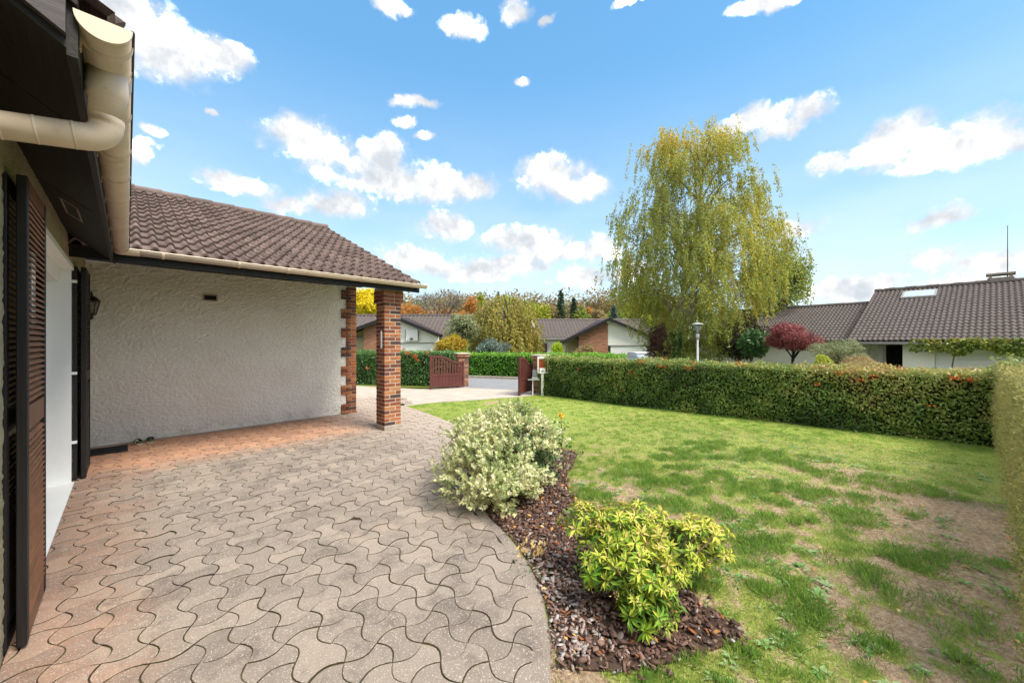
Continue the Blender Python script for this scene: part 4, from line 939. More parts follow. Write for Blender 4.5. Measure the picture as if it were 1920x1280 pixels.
def conifer(label, px, ytop, wpx, d, ybot, seed, mat='conifer'):
    rg = np.random.default_rng(seed); top = at(px, ytop, d); base = W((px-960)/FPX*d, d, 0); base.z = gz(base); H_ = top.z-base.z; R_ = wpx/2*d/FPX
    t = thing('conifer', label, 'tree', base); MB().tube([base, base+Vector((0,0,H_*.97))], [R_*.09, .02], 6).build('trunk', 'bark', t)
    P_, T_ = [], []
    nl = 34
    for k in range(nl):
        f = (k+.5)/nl; z_ = base.z+H_*(.10+.88*f); rad = R_*(1-f)**.8+.1
        for q_ in range(6):
            a_ = rg.random()*6.28; m_ = 26; s = rg.random(m_)**.6*rad*(.7+.4*rg.random()); dr_ = np.array((math.cos(a_), math.sin(a_), -.28))
            P_.append(np.array((base.x, base.y, z_+rg.normal()*H_*.02))+dr_*s[:,None]+rg.normal(size=(m_,3))*(rad*.10+.08)); T_.append(np.tile(dr_, (m_,1)))
    P_ = np.concatenate(P_); T_ = np.concatenate(T_); n = len(P_); sz = R_*.16+.05
    leaf_obj('crown', mat, t, P_, unit(T_+.6*rdir(rg, n)), rdir(rg, n)+np.array((0,0,1)), sz*(.6+.7*rg.random(n)), sz*.5, .4+.5*(rg.random(n)-.5)+.3*T_[:,0], .2); return t

def weeping(label, name, px_c, d, prof, n_strand, leaf, mat, seed, trunk_path, trunk_r, tintf, strand=(.5,1.6), per=34, barkm='bark_birch', lean=0.0, group=None, gap=.36, yspread=.8, clump=0):
    """birch-like crown: limbs carry hanging strands of small leaves; prof lists (height, left, right) of the outline in metres"""
    rg = np.random.default_rng(seed); rnd = random.Random(seed); base = W((px_c-960)/FPX*d, d, 0); base.z = gz(base)
    t = thing(name, label, 'tree', base, 0, group)
    hs_ = np.array([p_[0] for p_ in prof]); lf = np.array([p_[1] for p_ in prof]); rg_ = np.array([p_[2] for p_ in prof])
    mb = MB(); tp = [base+rt_*x+Vector((0,0,z)) for x, z in trunk_path]; mb.tube(curve(tp, 4), list(np.linspace(trunk_r, .03, (len(tp)-1)*4+1)), 8)
    cp = curve(tp, 8); tips = []
    zmin, zmax = hs_[0], hs_[-1]
    for k in range(64):
        z_ = zmin+(zmax-zmin)*(.22+.74*rnd.random()**.9); a_ = rnd.uniform(0, 2*math.pi); l_ = np.interp(z_, hs_, lf); r_ = np.interp(z_, hs_, rg_)
        ex = (l_+r_)/2+(r_-l_)/2*math.cos(a_)*rnd.uniform(.55,.92); ed = (r_-l_)/2*yspread*math.sin(a_)*rnd.uniform(.5,.95)
        tip = base+rt_*ex+fw*ed+Vector((0,0,z_)); s = min(cp, key=lambda q_: abs(q_.z-(base.z+max(.6, z_-1.0-.55*abs(ex)*.8))))
        m_ = s.lerp(tip, .55)+Vector((0,0,.35+.1*(tip-s).length)); mb.tube(curve([s, m_, tip], 4), list(np.linspace(max(.02, trunk_r*.30), .008, 9)), 5); tips.append((s, m_, tip))
    mb.build('trunk', barkm, t)
    Ps, Ts, tt, tws = [], [], [], MB()
    m0 = n_strand*6; Z_ = rg.uniform(zmin+.1, zmax, m0); Wd_ = np.interp(Z_, hs_, rg_)-np.interp(Z_, hs_, lf); keep = rg.random(m0) < (Wd_/Wd_.max())**1.2+.05
    Z_ = Z_[keep]; Lf_ = np.interp(Z_, hs_, lf); Rg_ = np.interp(Z_, hs_, rg_); A_ = rg.random(len(Z_))*6.28; Q_ = rg.random(len(Z_))**.42
    EX = (Lf_+Rg_)/2+(Rg_-Lf_)/2*np.cos(A_)*Q_; ED = (Rg_-Lf_)/2*yspread*np.sin(A_)*Q_
    on_ = fbm(np.column_stack((np.cos(A_)*2.2+5, np.sin(A_)*2.2, Z_*.85)), seed+9, 3); shr = .55+.88*on_; EX = (Lf_+Rg_)/2+(EX-(Lf_+Rg_)/2)*shr; ED = ED*shr; lump = fbm(np.column_stack((EX*.85+3, ED*.85, Z_*.62)), seed, 3); keep = lump > gap*(.75+.5*rg.random(len(Z_))); EX, ED, Z_ = EX[keep][:n_strand], ED[keep][:n_strand], Z_[keep][:n_strand]
    if clump:
        nc_ = max(1, len(Z_)//clump); EX, ED, Z_ = EX[:nc_], ED[:nc_], Z_[:nc_]; EX = np.repeat(EX, clump)+rg.normal(size=nc_*clump)*.30; ED = np.repeat(ED, clump)+rg.normal(size=nc_*clump)*.30; Z_ = np.minimum(np.repeat(Z_, clump)+rg.normal(size=nc_*clump)*.32-.15, zmax-.1)
    for k in range(len(Z_)):
        ex, ed, z_ = EX[k], ED[k], Z_[k]; l_ = np.interp(z_, hs_, lf); r_ = np.interp(z_, hs_, rg_)
        p0 = np.array(base)+np.array(rt_)*ex+np.array(fw)*ed+np.array((0,0,z_)); Ls = rg.uniform(*strand); Ls = min(Ls, max(.25, z_-zmin+.25))
        out = np.array(rt_)*(ex-(l_+r_)/2)+np.array(fw)*ed; out = out/max(np.linalg.norm(out), .1)
        m_ = int(per*(.6+.7*rg.random())*Ls); s = np.sort(rg.random(m_))
        p_ = p0+out*(.35*np.sqrt(s)*Ls*.5)[:,None]+np.array((0,0,-1))*(Ls*s**1.15)[:,None]+rg.normal(size=(m_,3))*.045
        Ps.append(p_); Ts.append(np.tile(np.array((0,0,-1.0))+out*.25, (m_,1))); tt.append(np.full(m_, tintf(ex, ed, z_, rg)))
        if k % 4 == 0: e_ = p0+out*.17*Ls+np.array((0,0,-Ls)); tws.tube([p0, (p0+e_)/2+out*.05, e_], [.008,.006,.003], 3, False)
    P_ = np.concatenate(Ps); T_ = np.concatenate(Ts); n = len(P_); tn = np.concatenate(tt)+.3*(rg.random(n)-.5)
    L_ = leaf*(.65+.7*rg.random(n)); leaf_obj('crown', mat, t, P_, unit(T_+.75*rdir(rg, n)), rdir(rg, n), L_, L_*.68, tn, .15, .1)
    tws.build('twigs', 'bark_twig', t); return t, base
def birch_tint(ex, ed, z_, rg):
    q_ = np.array([[ex*.55, ed*.55, z_*.45]]); v = .17+.95*(fbm(q_, 91, 2)[0]-.5)+.36*smooth(9.0, 13.5, np.array([z_]))[0]+.10*smooth(0, 4, np.array([abs(ex)]))[0]
    return v+.26*(rg.random()-.5)+(.28 if rg.random() < .07 else 0)
DB = 20.5; K = DB/FPX; gzb = -.55
def zb(py): return EYE-(py-640.5)*K-gzb
def xb(px): return (px-1268)*K
bprof = [(zb(662),xb(1212),xb(1345)),(zb(625),xb(1200),xb(1370)),(zb(575),xb(1178),xb(1405)),(zb(530),xb(1150),xb(1440)),(zb(480),xb(1140),xb(1462)),(zb(430),xb(1152),xb(1452)),(zb(400),xb(1165),xb(1444)),(zb(360),xb(1180),xb(1425)),(zb(330),xb(1195),xb(1398)),(zb(300),xb(1205),xb(1382)),(zb(270),xb(1215),xb(1378)),(zb(248),xb(1232),xb(1368)),(zb(236),xb(1262),xb(1352))]
birch, bbase = weeping('tall weeping birch turning yellow, standing over the long hedge', 'birch_tree', 1268, DB, bprof, 6600, .084, 'birch_leaf', 21, [(0,0),(.05,1.8),(.2,3.6),(.5,5.6),(1.0,8.0),(1.3,10.2),(1.5,12.3)], .20, birch_tint, (.25,.95), 44, 'bark_birch', gap=.47, clump=9)
rg = np.random.default_rng(2); n = 2600; a_ = rg.random(n)*6.28; zz_ = rg.random(n)**.9*2.7; r_ = .27+.10*rg.random(n)
leaf_obj('ivy', 'ivy', birch, np.array(bbase)+np.column_stack((np.cos(a_)*r_, np.sin(a_)*r_, zz_)), np.column_stack((np.cos(a_)*.4, np.sin(a_)*.4, -np.ones(n))), np.column_stack((np.cos(a_), np.sin(a_), np.full(n,.3)))+.5*rdir(rg, n), .10, .085, .5+.8*(rg.random(n)-.5))
DW = 24.0; KW = DW/FPX
def zw(py): return EYE-(py-640.5)*KW+.55
def xw(px): return (px-948)*KW
weeping('yellowing weeping tree with curtain of hanging branches across the road', 'weeping_tree', 948, DW, [(zw(662),xw(905),xw(1000)),(zw(640),xw(890),xw(1003)),(zw(600),xw(884),xw(1006)),(zw(575),xw(892),xw(998)),(zw(558),xw(905),xw(985)),(zw(547),xw(930),xw(966))], 950, .13, 'willow_leaf', 33, [(0,0),(.1,1.2),(.1,2.4),(.2,3.6)], .16, lambda ex, ed, z_, rg: .35+.22*ex/1.8+.5*(fbm(np.array([[ex*.9,ed*.9,z_*.7]]),5,2)[0]-.5)+.3*(rg.random()-.5), (.6,2.0), 26, 'bark_grey', gap=.33)
B = bush
B('broadleaf_tree', 'loose olive green tree behind the birch, beside the red maple', 'tree', 1466, 450, 168, 25, 640, 'green_tree', 17000, .15, 51, .8, hole=.40, tb=.45, nl=15)
B('evergreen_tree', 'very dark evergreen mass under the right side of the birch', 'tree', 1385, 586, 122, 18.6, 690, 'darkbrown_leaf', 8000, .13, 52)
B('laurel_shrub', 'glossy dark green shrub left of the red maple', 'shrub', 1408, 612, 72, 17.5, 680, 'dark_green', 5200, .12, 53, tb=.6)
B('japanese_maple', 'dark red spreading maple in front of the neighbouring house', 'tree', 1487, 604, 124, 16, 668, 'maple', 9000, .085, 54, .8, barkm='sooty_black', hole=.30, tb=.5, tv=.9)
B('grey_shrub', 'grey green twiggy shrub right of the red maple', 'shrub', 1572, 634, 122, 13, 690, 'olive_leaf', 6500, .06, 55, hole=.40, tb=.3)
B('purple_prunus', 'dull purple brown shrub left of the ivy clad birch trunk', 'shrub', 1236, 598, 56, 19.2, 690, 'prunus', 5200, .085, 56, hole=.30)
B('globe_shrub', 'small bright lime green ball shrub in front of the far brick gabled house', 'shrub', 1043, 637, 32, 20, 678, 'lime', 2600, .10, 57, hole=.2)
B('tan_shrub', 'round tan shrub in front of the brick gable', 'shrub', 1095, 642, 66, 19, 690, 'tan_leaf', 4200, .09, 58, hole=.25)
B('olive_tree', 'grey olive loose tree left of the weeping tree', 'tree', 862, 580, 90, 22, 662, 'olive_leaf', 6500, .12, 59, hole=.42)
B('autumn_shrub', 'yellow and orange shrub behind the left gate leaf', 'shrub', 850, 622, 78, 18, 680, 'autumn_shrub', 5200, .09, 60, hole=.3)
B('blue_shrub', 'blue grey rounded shrub below the weeping tree', 'shrub', 926, 632, 82, 18.5, 685, 'bluegreen', 6000, .075, 61, hole=.22)
B('yellow_tree', 'brilliant yellow tree seen between brick corner and pillar', 'tree', 690, 536, 84, 42, 606, 'yellow_leaf', 5200, .30, 62, hole=.3)
B('yellow_bush_tree', 'small pale yellow tree at the left foot of the birch', 'tree', 1190, 562, 50, 40, 610, 'yellowgreen_leaf', 2600, .26, 63)
B('orange_hedge_shrub', 'low orange tan shrub behind the right part of the long hedge', 'shrub', 1615, 668, 190, 10.6, 700, 'tan_leaf', 9000, .045, 64, .35, hole=.2, tb=.6)
B('low_shrub', 'low yellow green shrub at the end of the tan one', 'shrub', 1545, 664, 90, 11, 700, 'yellowgreen_leaf', 3200, .05, 65, .4, hole=.25)
fg = 'autumn trees on the wooded hill'
FT = [(640,560,90,80,'orange_leaf'),(735,548,70,75,'tan_leaf'),(762,556,60,66,'orange_leaf'),(800,566,70,64,'orange_leaf'),(842,545,66,88,'tan_leaf'),(850,570,60,70,'orange_leaf'),(884,546,54,90,'orange_leaf'),
 (903,540,34,95,'yellowgreen_leaf'),(915,562,60,72,'tan_leaf'),(955,548,62,92,'yellowgreen_leaf'),(972,560,56,78,'yellowgreen_leaf'),(985,548,60,96,'green_tree'),(1015,556,50,86,'yellowgreen_leaf'),(1030,562,50,92,'tan_leaf'),
 (1062,566,54,92,'tan_leaf'),(1084,572,46,84,'green_tree'),(1104,566,44,96,'orange_leaf'),(1122,574,46,88,'tan_leaf'),(1142,580,40,92,'green_tree'),(1165,578,44,86,'green_tree'),(1210,582,60,90,'yellowgreen_leaf'),(700,556,60,100,'green_tree')]
nm = {'orange_leaf':'rust orange','tan_leaf':'tan brown','yellowgreen_leaf':'yellow green','green_tree':'dull green'}
where = {640:'mostly hidden by the garage',735:'behind the brick pillar',762:'just right of the brick pillar top',800:'under the bare tree',842:'on the skyline behind the bare tree',850:'above the far white gable',884:'on the skyline right of the bare tree',903:'right of the orange trees',915:'above the olive tree',955:'on the skyline left above the weeping tree',972:'directly behind the weeping tree',985:'on the skyline behind the weeping tree crown',1015:'right behind the weeping tree',1030:'left of the tall conifer',1062:'below the tall conifer',1084:'right of the conifers',1104:'halfway between conifer and birch',1122:'above the brick gable ridge',1142:'left of the blue conifer',1165:'beside the blue conifer near the birch',1210:'behind the birch curtain',700:'behind the bright yellow tree'}
for k, (px, yt, w, d, mt) in enumerate(FT):
    B('woodland_tree', f'{nm[mt]} tree on the wooded hill {where[px]}', 'tree', px, yt, w*1.15, d, 640, mt, 3600, .0058*d, 100+k, .7, group=fg, hole=.30, nl=8)
conifer('tall dark conifer on the skyline above the far brick gable', 1052, 545, 30, 82, 640, 71); conifer('shorter dark conifer right of the tall one', 1076, 558, 26, 84, 640, 72); conifer('bluish conifer left of the birch on the skyline', 1151, 573, 34, 78, 640, 73, 'bluegreen'); conifer('small dark conifer on the skyline above the orange trees', 934, 546, 20, 98, 640, 74)
# far wood closing the hill behind the single trees
lo = []; rnd = random.Random(4)
for k in range(60):
    px = 560+k*12.5; d = rnd.uniform(100,130); c_ = at(px, rnd.uniform(570,596), d); lo.append((c_, Vector((5.5,5.5,5.0))))
o = foliage(lo, 26000, .8, 'tan_leaf', None, 8, 'distant_wood', hole=.1, tbase=.3); o['kind'] = 'stuff'; o['label'] = 'distant brownish wood on the hill'
lo = [(at(560+k*12.5+3, 600, 112), Vector((5,5,5.5))) for k in range(60)]
o = foliage(lo, 20000, .8, 'green_tree', None, 9, 'distant_wood', hole=.1, tbase=.2); o['kind'] = 'stuff'; o['label'] = 'distant dull green wood on the hill'
def grow(mb, p, d_, l, r, dep, rnd):
    q_ = p+d_*l; mid = p+d_*l*.5+Vector((rnd.uniform(-1,1),rnd.uniform(-1,1),rnd.uniform(-.3,.6)))*l*.07; mb.tube([p, mid, q_], [r, r*.85, r*.68], 5 if dep > 2 else 3, False)
    if dep == 0: return
    for k in range(3 if dep > 3 else rnd.choice((2,3))):
        nd = (d_+Vector((rnd.uniform(-1,1),rnd.uniform(-1,1),rnd.uniform(-.25,.65)))*.75).normalized(); grow(mb, p+d_*l*rnd.uniform(.6,1.0), nd, l*rnd.uniform(.62,.82), r*.58, dep-1, rnd)
b0 = W((822-960)/FPX*54, 54, 0); b0.z = gz(b0); bt_ = thing('bare_tree', 'leafless grey tree rising above the orange trees beside the garage roof', 'tree', b0)
mb = MB(); rnd = random.Random(12); mb.tube([b0, b0+Vector((.2,.1,4.2))], [.34,.26], 7)
for k in range(5): grow(mb, b0+Vector((.2,.1,3.6+.12*k)), Vector((math.cos(k*1.3)*.55, math.sin(k*1.3)*.55, .85)).normalized(), 2.5, .15, 5, rnd)
mb.build('branches', 'bark_grey', bt_)

# ------------------------------------------------------------------ street lamp
lb = W((1308-960)/FPX*18, 18, 0); lb.z = gz(lb); H_ = at(1308, 605, 18).z-lb.z
lp = thing('street_lamp', 'grey street lamp with glass cone and flat round hat behind the long hedge', 'street lamp', lb)
MB().lathe([(.075,0),(.075,.5),(.05,.52),(.045,H_-.78)], lb, 12).build('pole', 'silver_paint', lp, True)
MB().lathe([(.05,H_-.80),(.075,H_-.70),(.085,H_-.56),(.05,H_-.52)], lb, 12).build('lamp_neck', 'silver_paint', lp, True)
MB().lathe([(.085,H_-.52),(.22,H_-.10)], lb, 16).build('lamp_glass', 'glass_lantern', lp, True)
MB().lathe([(.27,H_-.10),(.275,H_-.085),(.18,H_-.03),(.06,H_),(.01,H_+.005)], lb, 20).build('lamp_hat', 'white_paint', lp, True)
MB().lathe([(.05,H_-.52),(.03,H_-.3),(.02,H_-.25)], lb, 10).build('lamp_core', 'white_paint', lp)

# ------------------------------------------------------------------ houses beyond the road
def roof_field(name, parent, o0, ue, us, nx, ny, w=.165, l=.345, mat='tile_far'):
    """corrugated stepped tiles: o0 eave start, ue unit along eave, us unit up the slope (world vectors)"""
    n_ = ue.cross(us).normalized()
    if n_.z < 0: n_ = -n_
    v, f = [], []; per = 4; cols = nx*per+1
    for j in range(ny):
        b0_ = len(v)
        for (s, z) in ((j*l, -.004), (j*l, .026), ((j+1)*l, .002)):
            for k in range(cols):
                ph = (k % per)/per; hh = .052 if ph in (.25,) else .044 if ph == .5 else 0; p_ = o0+ue*(k/per*w)+us*s+n_*(hh+z); v.append(tuple(p_))
        for r_ in range(2):
            for k in range(cols-1): f.append((b0_+r_*cols+k, b0_+r_*cols+k+1, b0_+(r_+1)*cols+k+1, b0_+(r_+1)*cols+k))
    o = np_obj(name, np.array(v), np.array(f), mat, parent, None, 'stuff'); return o
def slab4(mb, a_, b_, c_, d_, t):
    n_ = (b_-a_).cross(d_-a_).normalized(); n_ = -n_ if n_.z < 0 else n_
    v = [a_,b_,c_,d_]+[p_-n_*t for p_ in (a_,b_,c_,d_)]; mb.add(v, [(0,1,2,3),(7,6,5,4),(0,4,5,1),(1,5,6,2),(2,6,7,3),(3,7,4,0)])
def far_house(label, d, apex_px, apex_py, lx, rx, slope_l, slope_r, brick_l, brick_r, main_l, main_r, ridge_py, base, dline, wall_r, bl=True):
    k = d/FPX; X = lambda px: (px-960)*k; zc = lambda py, dd=d: EYE-(py-640.5)*dd/FPX
    t = thing('house', label, 'house', W(X(apex_px), d, base)); za = zc(apex_py); xa = X(apex_px); zl = za-(xa-X(lx))*slope_l; zr = za-(X(rx)-xa)*slope_r
    q = lambda x, dd, z: W(x, dd, z)
    # main body and ridge behind the gable wing
    dm, dr_ = d+1.0, d+5.0; zr_ = zc(ridge_py, dr_); ze = zr_-(dr_-dm)*.46
    mb = MB(); a0, a1 = X(main_l), X(main_r)
    mb.add([q(a0+.3,dm+.5,base),q(a1-.3,dm+.5,base),q(a1-.3,dm+.5,ze+.1),q(a0+.3,dm+.5,ze+.1),q(a0+.3,dr_+3.5,base),q(a1-.3,dr_+3.5,base),q(a1-.3,dr_+3.5,ze+.1),q(a0+.3,dr_+3.5,ze+.1)], [(0,1,2,3),(1,5,6,2),(5,4,7,6),(4,0,3,7),(3,2,6,7)]); mb.build('wall', 'white_wall', t)
    mb = MB(); slab4(mb, q(a0,dm,ze),q(a1,dm,ze),q(a1,dr_,zr_),q(a0,dr_,zr_), .12); slab4(mb, q(a0,dr_,zr_),q(a1,dr_,zr_),q(a1,dr_+4,ze),q(a0,dr_+4,ze), .12); mb.build('roof', 'rust_brown', t)
    us = (q(0,dr_,zr_)-q(0,dm,ze)); ln2 = us.length; us.normalize(); roof_field('roof_tiles', t, q(a0,dm,ze)+Vector((0,0,.02)), rt_.copy(), us, int((a1-a0)/.33), int(ln2/.42)+1, .33, .42)
    mb = MB(); mb.tube([q(a0,dr_,zr_+.06),q(a1,dr_,zr_+.06)], .13, 6); mb.build('ridge', 'tile_far', t)
    box_e = MB(); slab4(box_e, q(a0,dm-.04,ze+.02),q(a1,dm-.04,ze+.02),q(a1,dm,ze+.02),q(a0,dm,ze+.02), .16); box_e.build('fascia', 'metal_zinc', t)
    # gable wing facing the road: white half and brick half
    xb0, xb1, xw = X(brick_l), X(brick_r), X(wall_r); zat = lambda x: za-(xa-x)*slope_l if x < xa else za-(x-xa)*slope_r
    def panel(nm_, x0_, x1_, mat, z0, dd=0.0, top=None):
        xs_ = [x0_]+([xa] if x0_ < xa < x1_ else [])+[x1_]; v = []; f = []
        pts_ = [(x0_, z0), (x1_, z0)]+[(x, (zat(x) if top is None else top)-(.10 if top is None else 0)) for x in xs_[::-1]]
        n_ = len(pts_); v = [q(x, d+dd, z) for x, z in pts_]+[q(x, d+dd+.25, z) for x, z in pts_]
        mb = MB(); mb.add(v, [tuple(range(n_)), tuple(range(n_, 2*n_))[::-1]]+[(i, n_+i, n_+(i+1)%n_, (i+1)%n_) for i in range(n_)]); return mb.build(nm_, mat, t)
    panel('brick_wall', xb0, xb1, 'brick_far', base); panel('gable_wall', xb1+.003, xw, 'white_wall', zc(dline)); panel('garage_door', xb1+.25, xw-.15, 'white_paint', base, .06, zc(dline)-.02)
    mb = MB(); mb.add([q(xb1+.05,d-.03,zc(dline)-.03),q(xw,d-.03,zc(dline)-.03),q(xw,d-.03,zc(dline)+.03),q(xb1+.05,d-.03,zc(dline)+.03),q(xb1+.05,d+.03,zc(dline)-.03),q(xw,d+.03,zc(dline)-.03),q(xw,d+.03,zc(dline)+.03),q(xb1+.05,d+.03,zc(dline)+.03)],[(0,1,2,3),(4,7,6,5),(0,4,5,1),(3,2,6,7),(0,3,7,4),(1,5,6,2)]); mb.build('door_lintel', 'metal_zinc', t)
    panel('porch_wall', X(lx)+.6, xb0, 'render_grey', base, 1.0)
    mb = MB(); slab4(mb, q(xa,d-.5,za),q(xa,d+5,za),q(X(lx),d+5,zl),q(X(lx),d-.5,zl), .10); slab4(mb, q(xa,d-.5,za),q(xa,d+5,za),q(X(rx),d+5,zr),q(X(rx),d-.5,zr), .10); mb.build('wing_roof', 'rust_brown', t)
    mb = MB(); slab4(mb, q(xa,d-.56,za+.02),q(xa,d-.5,za+.02),q(X(lx),d-.5,zl+.02),q(X(lx),d-.56,zl+.02), .24); slab4(mb, q(xa,d-.56,za+.02),q(xa,d-.5,za+.02),q(X(rx),d-.5,zr+.02),q(X(rx),d-.56,zr+.02), .24); mb.build('bargeboard', 'wood_black', t)
    return t, q, X, zc
hA, q, X, zc = far_house('far white gabled house with brick panel, right of the gate, car parked before it', 34, 1140, 597, 1052, 1240, .50, .42, 1085, 1140, 1004, 1245, 601, -.68, 648, 1232)
mb = MB(); mb.add([q(X(1008),34.9,-.6),q(X(1028),34.9,-.6),q(X(1028),34.9,1.35),q(X(1008),34.9,1.35),q(X(1008),35.1,-.6),q(X(1028),35.1,-.6),q(X(1028),35.1,1.35),q(X(1008),35.1,1.35)],[(0,1,2,3),(0,3,7,4),(1,5,6,2),(3,2,6,7)]); mb.build('shutter', 'rust_brown', hA)
def qbox(t, name, mat, q, x0_, x1_, d0, d1, z0, z1):
    mb = MB(); mb.add([q(x0_,d0,z0),q(x1_,d0,z0),q(x1_,d1,z0),q(x0_,d1,z0),q(x0_,d0,z1),q(x1_,d0,z1),q(x1_,d1,z1),q(x0_,d1,z1)], [(3,2,1,0),(4,5,6,7),(0,1,5,4),(1,2,6,5),(2,3,7,6),(3,0,4,7)]); return mb.build(name, mat, t)
qbox(hA, 'chimney', 'white_wall', q, X(998), X(1006), 37, 37.4, 1.5, 3.6); qbox(hA, 'security_light', 'white_paint', q, X(1136), X(1140), 33.6, 33.8, zc(606), zc(602))
hB, q, X, zc = far_house('far house behind the pillar with basketball hoop on its white gable', 28, 738, 591, 640, 826, .37, .41, 682, 730, 560, 842, 593, -.68, 643, 822)
bb = thing('basketball_hoop', 'basketball backboard mounted on the white gable of the far left house', 'basketball hoop', W(X(773), 27.9, 1.5), -YAW)
b_('backboard', 'white_paint', bb, -.45, .45, -.08, -.04, .05, .88); 
for a_ in (-.47, .45): b_('side_bar', 'iron_black', bb, a_, a_+.03, -.09, -.03, .05, .88)
b_('ring_mount', 'iron_black', bb, -.09, .09, -.14, -.08, .12, .26)
rgp = [(.22*math.cos(a_), -.36+.22*math.sin(a_), .17) for a_ in np.linspace(0, 2*math.pi, 17)]; MB().tube(rgp, .015, 5, False).build('ring', 'iron_black', bb, local=True)
# the neighbour's large roof on the right
nb = thing('house', 'neighbouring house with broad brown tiled roof, skylight and chimney on the right', 'house', W(17.5, 18.5, -.7))
e1 = (rt_*.616-fw*.788).normalized(); e2 = (-rt_*.788-fw*.616).normalized(); P1 = W(20.0, 20.9, 0); RZ, EZ, RW = 4.20, 1.52, 6.4
def nbp(t, s, z): p_ = P1+e1*t+e2*s; return Vector((p_.x, p_.y, z))
mb = MB(); slab4(mb, nbp(0,RW,EZ),nbp(14,RW,EZ),nbp(14,0,RZ),nbp(0,0,RZ), .16); slab4(mb, nbp(0,0,RZ),nbp(14,0,RZ),nbp(14,-RW,EZ),nbp(0,-RW,EZ), .16); nroof = mb.build('roof', 'rust_brown', nb)
us = (nbp(0,0,RZ)-nbp(0,RW,EZ)); sl_ = us.length; us.normalize(); roof_field('roof_tiles', nb, nbp(0,RW+.05,EZ-.02)+Vector((0,0,.02)), e1, us, int(14/.165), int(sl_/.345)+1)
mb = MB()
for k in range(36): mb.tube([nbp(k*.39,0,RZ+.05+.02*(k%2)),nbp(k*.39+.40,0,RZ+.05+.02*(k%2))], .13, 7)
mb.build('ridge_tiles', 'tile_far', nb)['kind'] = 'stuff'
mb = MB(); slab4(mb, nbp(-8,5.0,EZ),nbp(-.0,5.0,EZ),nbp(-.0,.2,3.55),nbp(-8,.2,3.55), .14); slab4(mb, nbp(-8,.2,3.55),nbp(0,.2,3.55),nbp(0,-4.6,EZ),nbp(-8,-4.6,EZ), .14); mb.build('wing_roof', 'rust_brown', nb)
us2 = (nbp(0,.2,3.55)-nbp(0,5.0,EZ)); s2_ = us2.length; us2.normalize(); roof_field('wing_roof_tiles', nb, nbp(-8,5.05,EZ-.02)+Vector((0,0,.02)), e1, us2, int(8/.165), int(s2_/.345)+1)
mb = MB(); mb.tube([nbp(-8,.2,3.60),nbp(0,.2,3.60)], .13, 7); mb.build('wing_ridge', 'tile_far', nb)
def nbox(name, mat, t0, t1, s0, s1_, z0, z1, par=nb):
    mb = MB(); mb.add([nbp(t0,s0,z0),nbp(t1,s0,z0),nbp(t1,s1_,z0),nbp(t0,s1_,z0),nbp(t0,s0,z1),nbp(t1,s0,z1),nbp(t1,s1_,z1),nbp(t0,s1_,z1)], [(3,2,1,0),(4,5,6,7),(0,1,5,4),(1,2,6,5),(2,3,7,6),(3,0,4,7)]); return mb.build(name, mat, par)
nbox('gutter', 'metal_zinc', -.1, 14, RW+.04, RW+.15, EZ-.13, EZ-.03)
nbox('back_wall', 'white_wall', .4, 13.6, -5.9, RW-2.2, -.8, EZ-.1); nbox('wing_wall', 'white_wall', -7.6, .4, -4.2, 4.3, -.8, EZ-.1)
nbox('porch_opening_shade', 'sooty_black', 1.0, 1.7, RW-2.2, RW-2.1, -.8, EZ-.2)  # black slab paints the shade of the opening onto the back wall
nbox('side_wall', 'white_wall', 1.7, 2.6, RW-2.15, RW-.55, -.8, EZ-.08); nbox('garage_lintel', 'white_wall', 2.6, 9, RW-2.15, RW-.55, 1.22, EZ-.08)
for k in range(10): nbox('door_panel', 'white_paint', 2.61, 8.9, RW-.80, RW-.72, -.80+k*.20, -.80+k*.20+.194)
nbox('post', 'metal_zinc', .95, 1.10, RW-.75, RW-.6, -.8, EZ-.1); nbox('eaves_boarding', 'wood_soffit', -.05, 14, RW-2.2, RW+.03, EZ-.05, EZ-.02)
fr_ = lambda t, s: RZ-(RZ-EZ)*s/RW
def onroof(name, mat, t0, t1, s0, s1_, lift, th_, par):
    n_ = Vector((0,0,1)); mb = MB(); slab4(mb, nbp(t0,s1_,fr_(0,s1_)+lift),nbp(t1,s1_,fr_(0,s1_)+lift),nbp(t1,s0,fr_(0,s0)+lift),nbp(t0,s0,fr_(0,s0)+lift), th_); return mb.build(name, mat, par)
sk = onroof('skylight', 'metal_zinc', 1.15, 2.35, .55, 1.5, .13, .10, nb); onroof('skylight_pane', 'glass_sky', 1.23, 2.27, .63, 1.42, .140, .02, sk)
ch = nbox('chimney', 'white_wall', 3.95, 4.55, -.75, -.25, 3.7, 4.45)
nbox('chimney_cap', 'concrete', 3.82, 4.68, -.88, -.12, 4.62, 4.70, ch)
for a_, c_ in ((3.9,-.8),(4.5,-.8),(3.9,-.3),(4.5,-.3)): nbox('cap_leg', 'concrete', a_, a_+.1, c_, c_+.1, 4.45, 4.62, ch)
nbox('cap_plate', 'concrete', 3.86, 4.64, -.84, -.16, 4.44, 4.49, ch)
an_ = nbp(4.45,-.5,4.4); MB().tube([an_, an_+Vector((0,0,2.5))], [.018,.010], 6).build('antenna_pole', 'rust_brown', nb)
vn = thing('climbing_vine', 'leafy vine trained along the eaves above the neighbour garage door', 'vine', nbp(3.0, RW, -.7))
rg = np.random.default_rng(44); n = 5200; t_ = rg.uniform(2.0, 11.5, n)
t_ = np.concatenate((t_[t_ > 3.0], t_[t_ < 3.0][:240])); n = len(t_); hh = .10+.22*fbm(np.column_stack((t_*1.6, np.zeros(n))), 4, 3)*2
zz_ = EZ+.10-hh*rg.random(n)*1.5; ss = RW+.15+.16*rg.normal(size=n)*.6
P_ = np.array(P1)[None,:]*np.array((1,1,0))+np.outer(t_, np.array(e1))+np.outer(ss, np.array(e2)); P_[:,2] = zz_
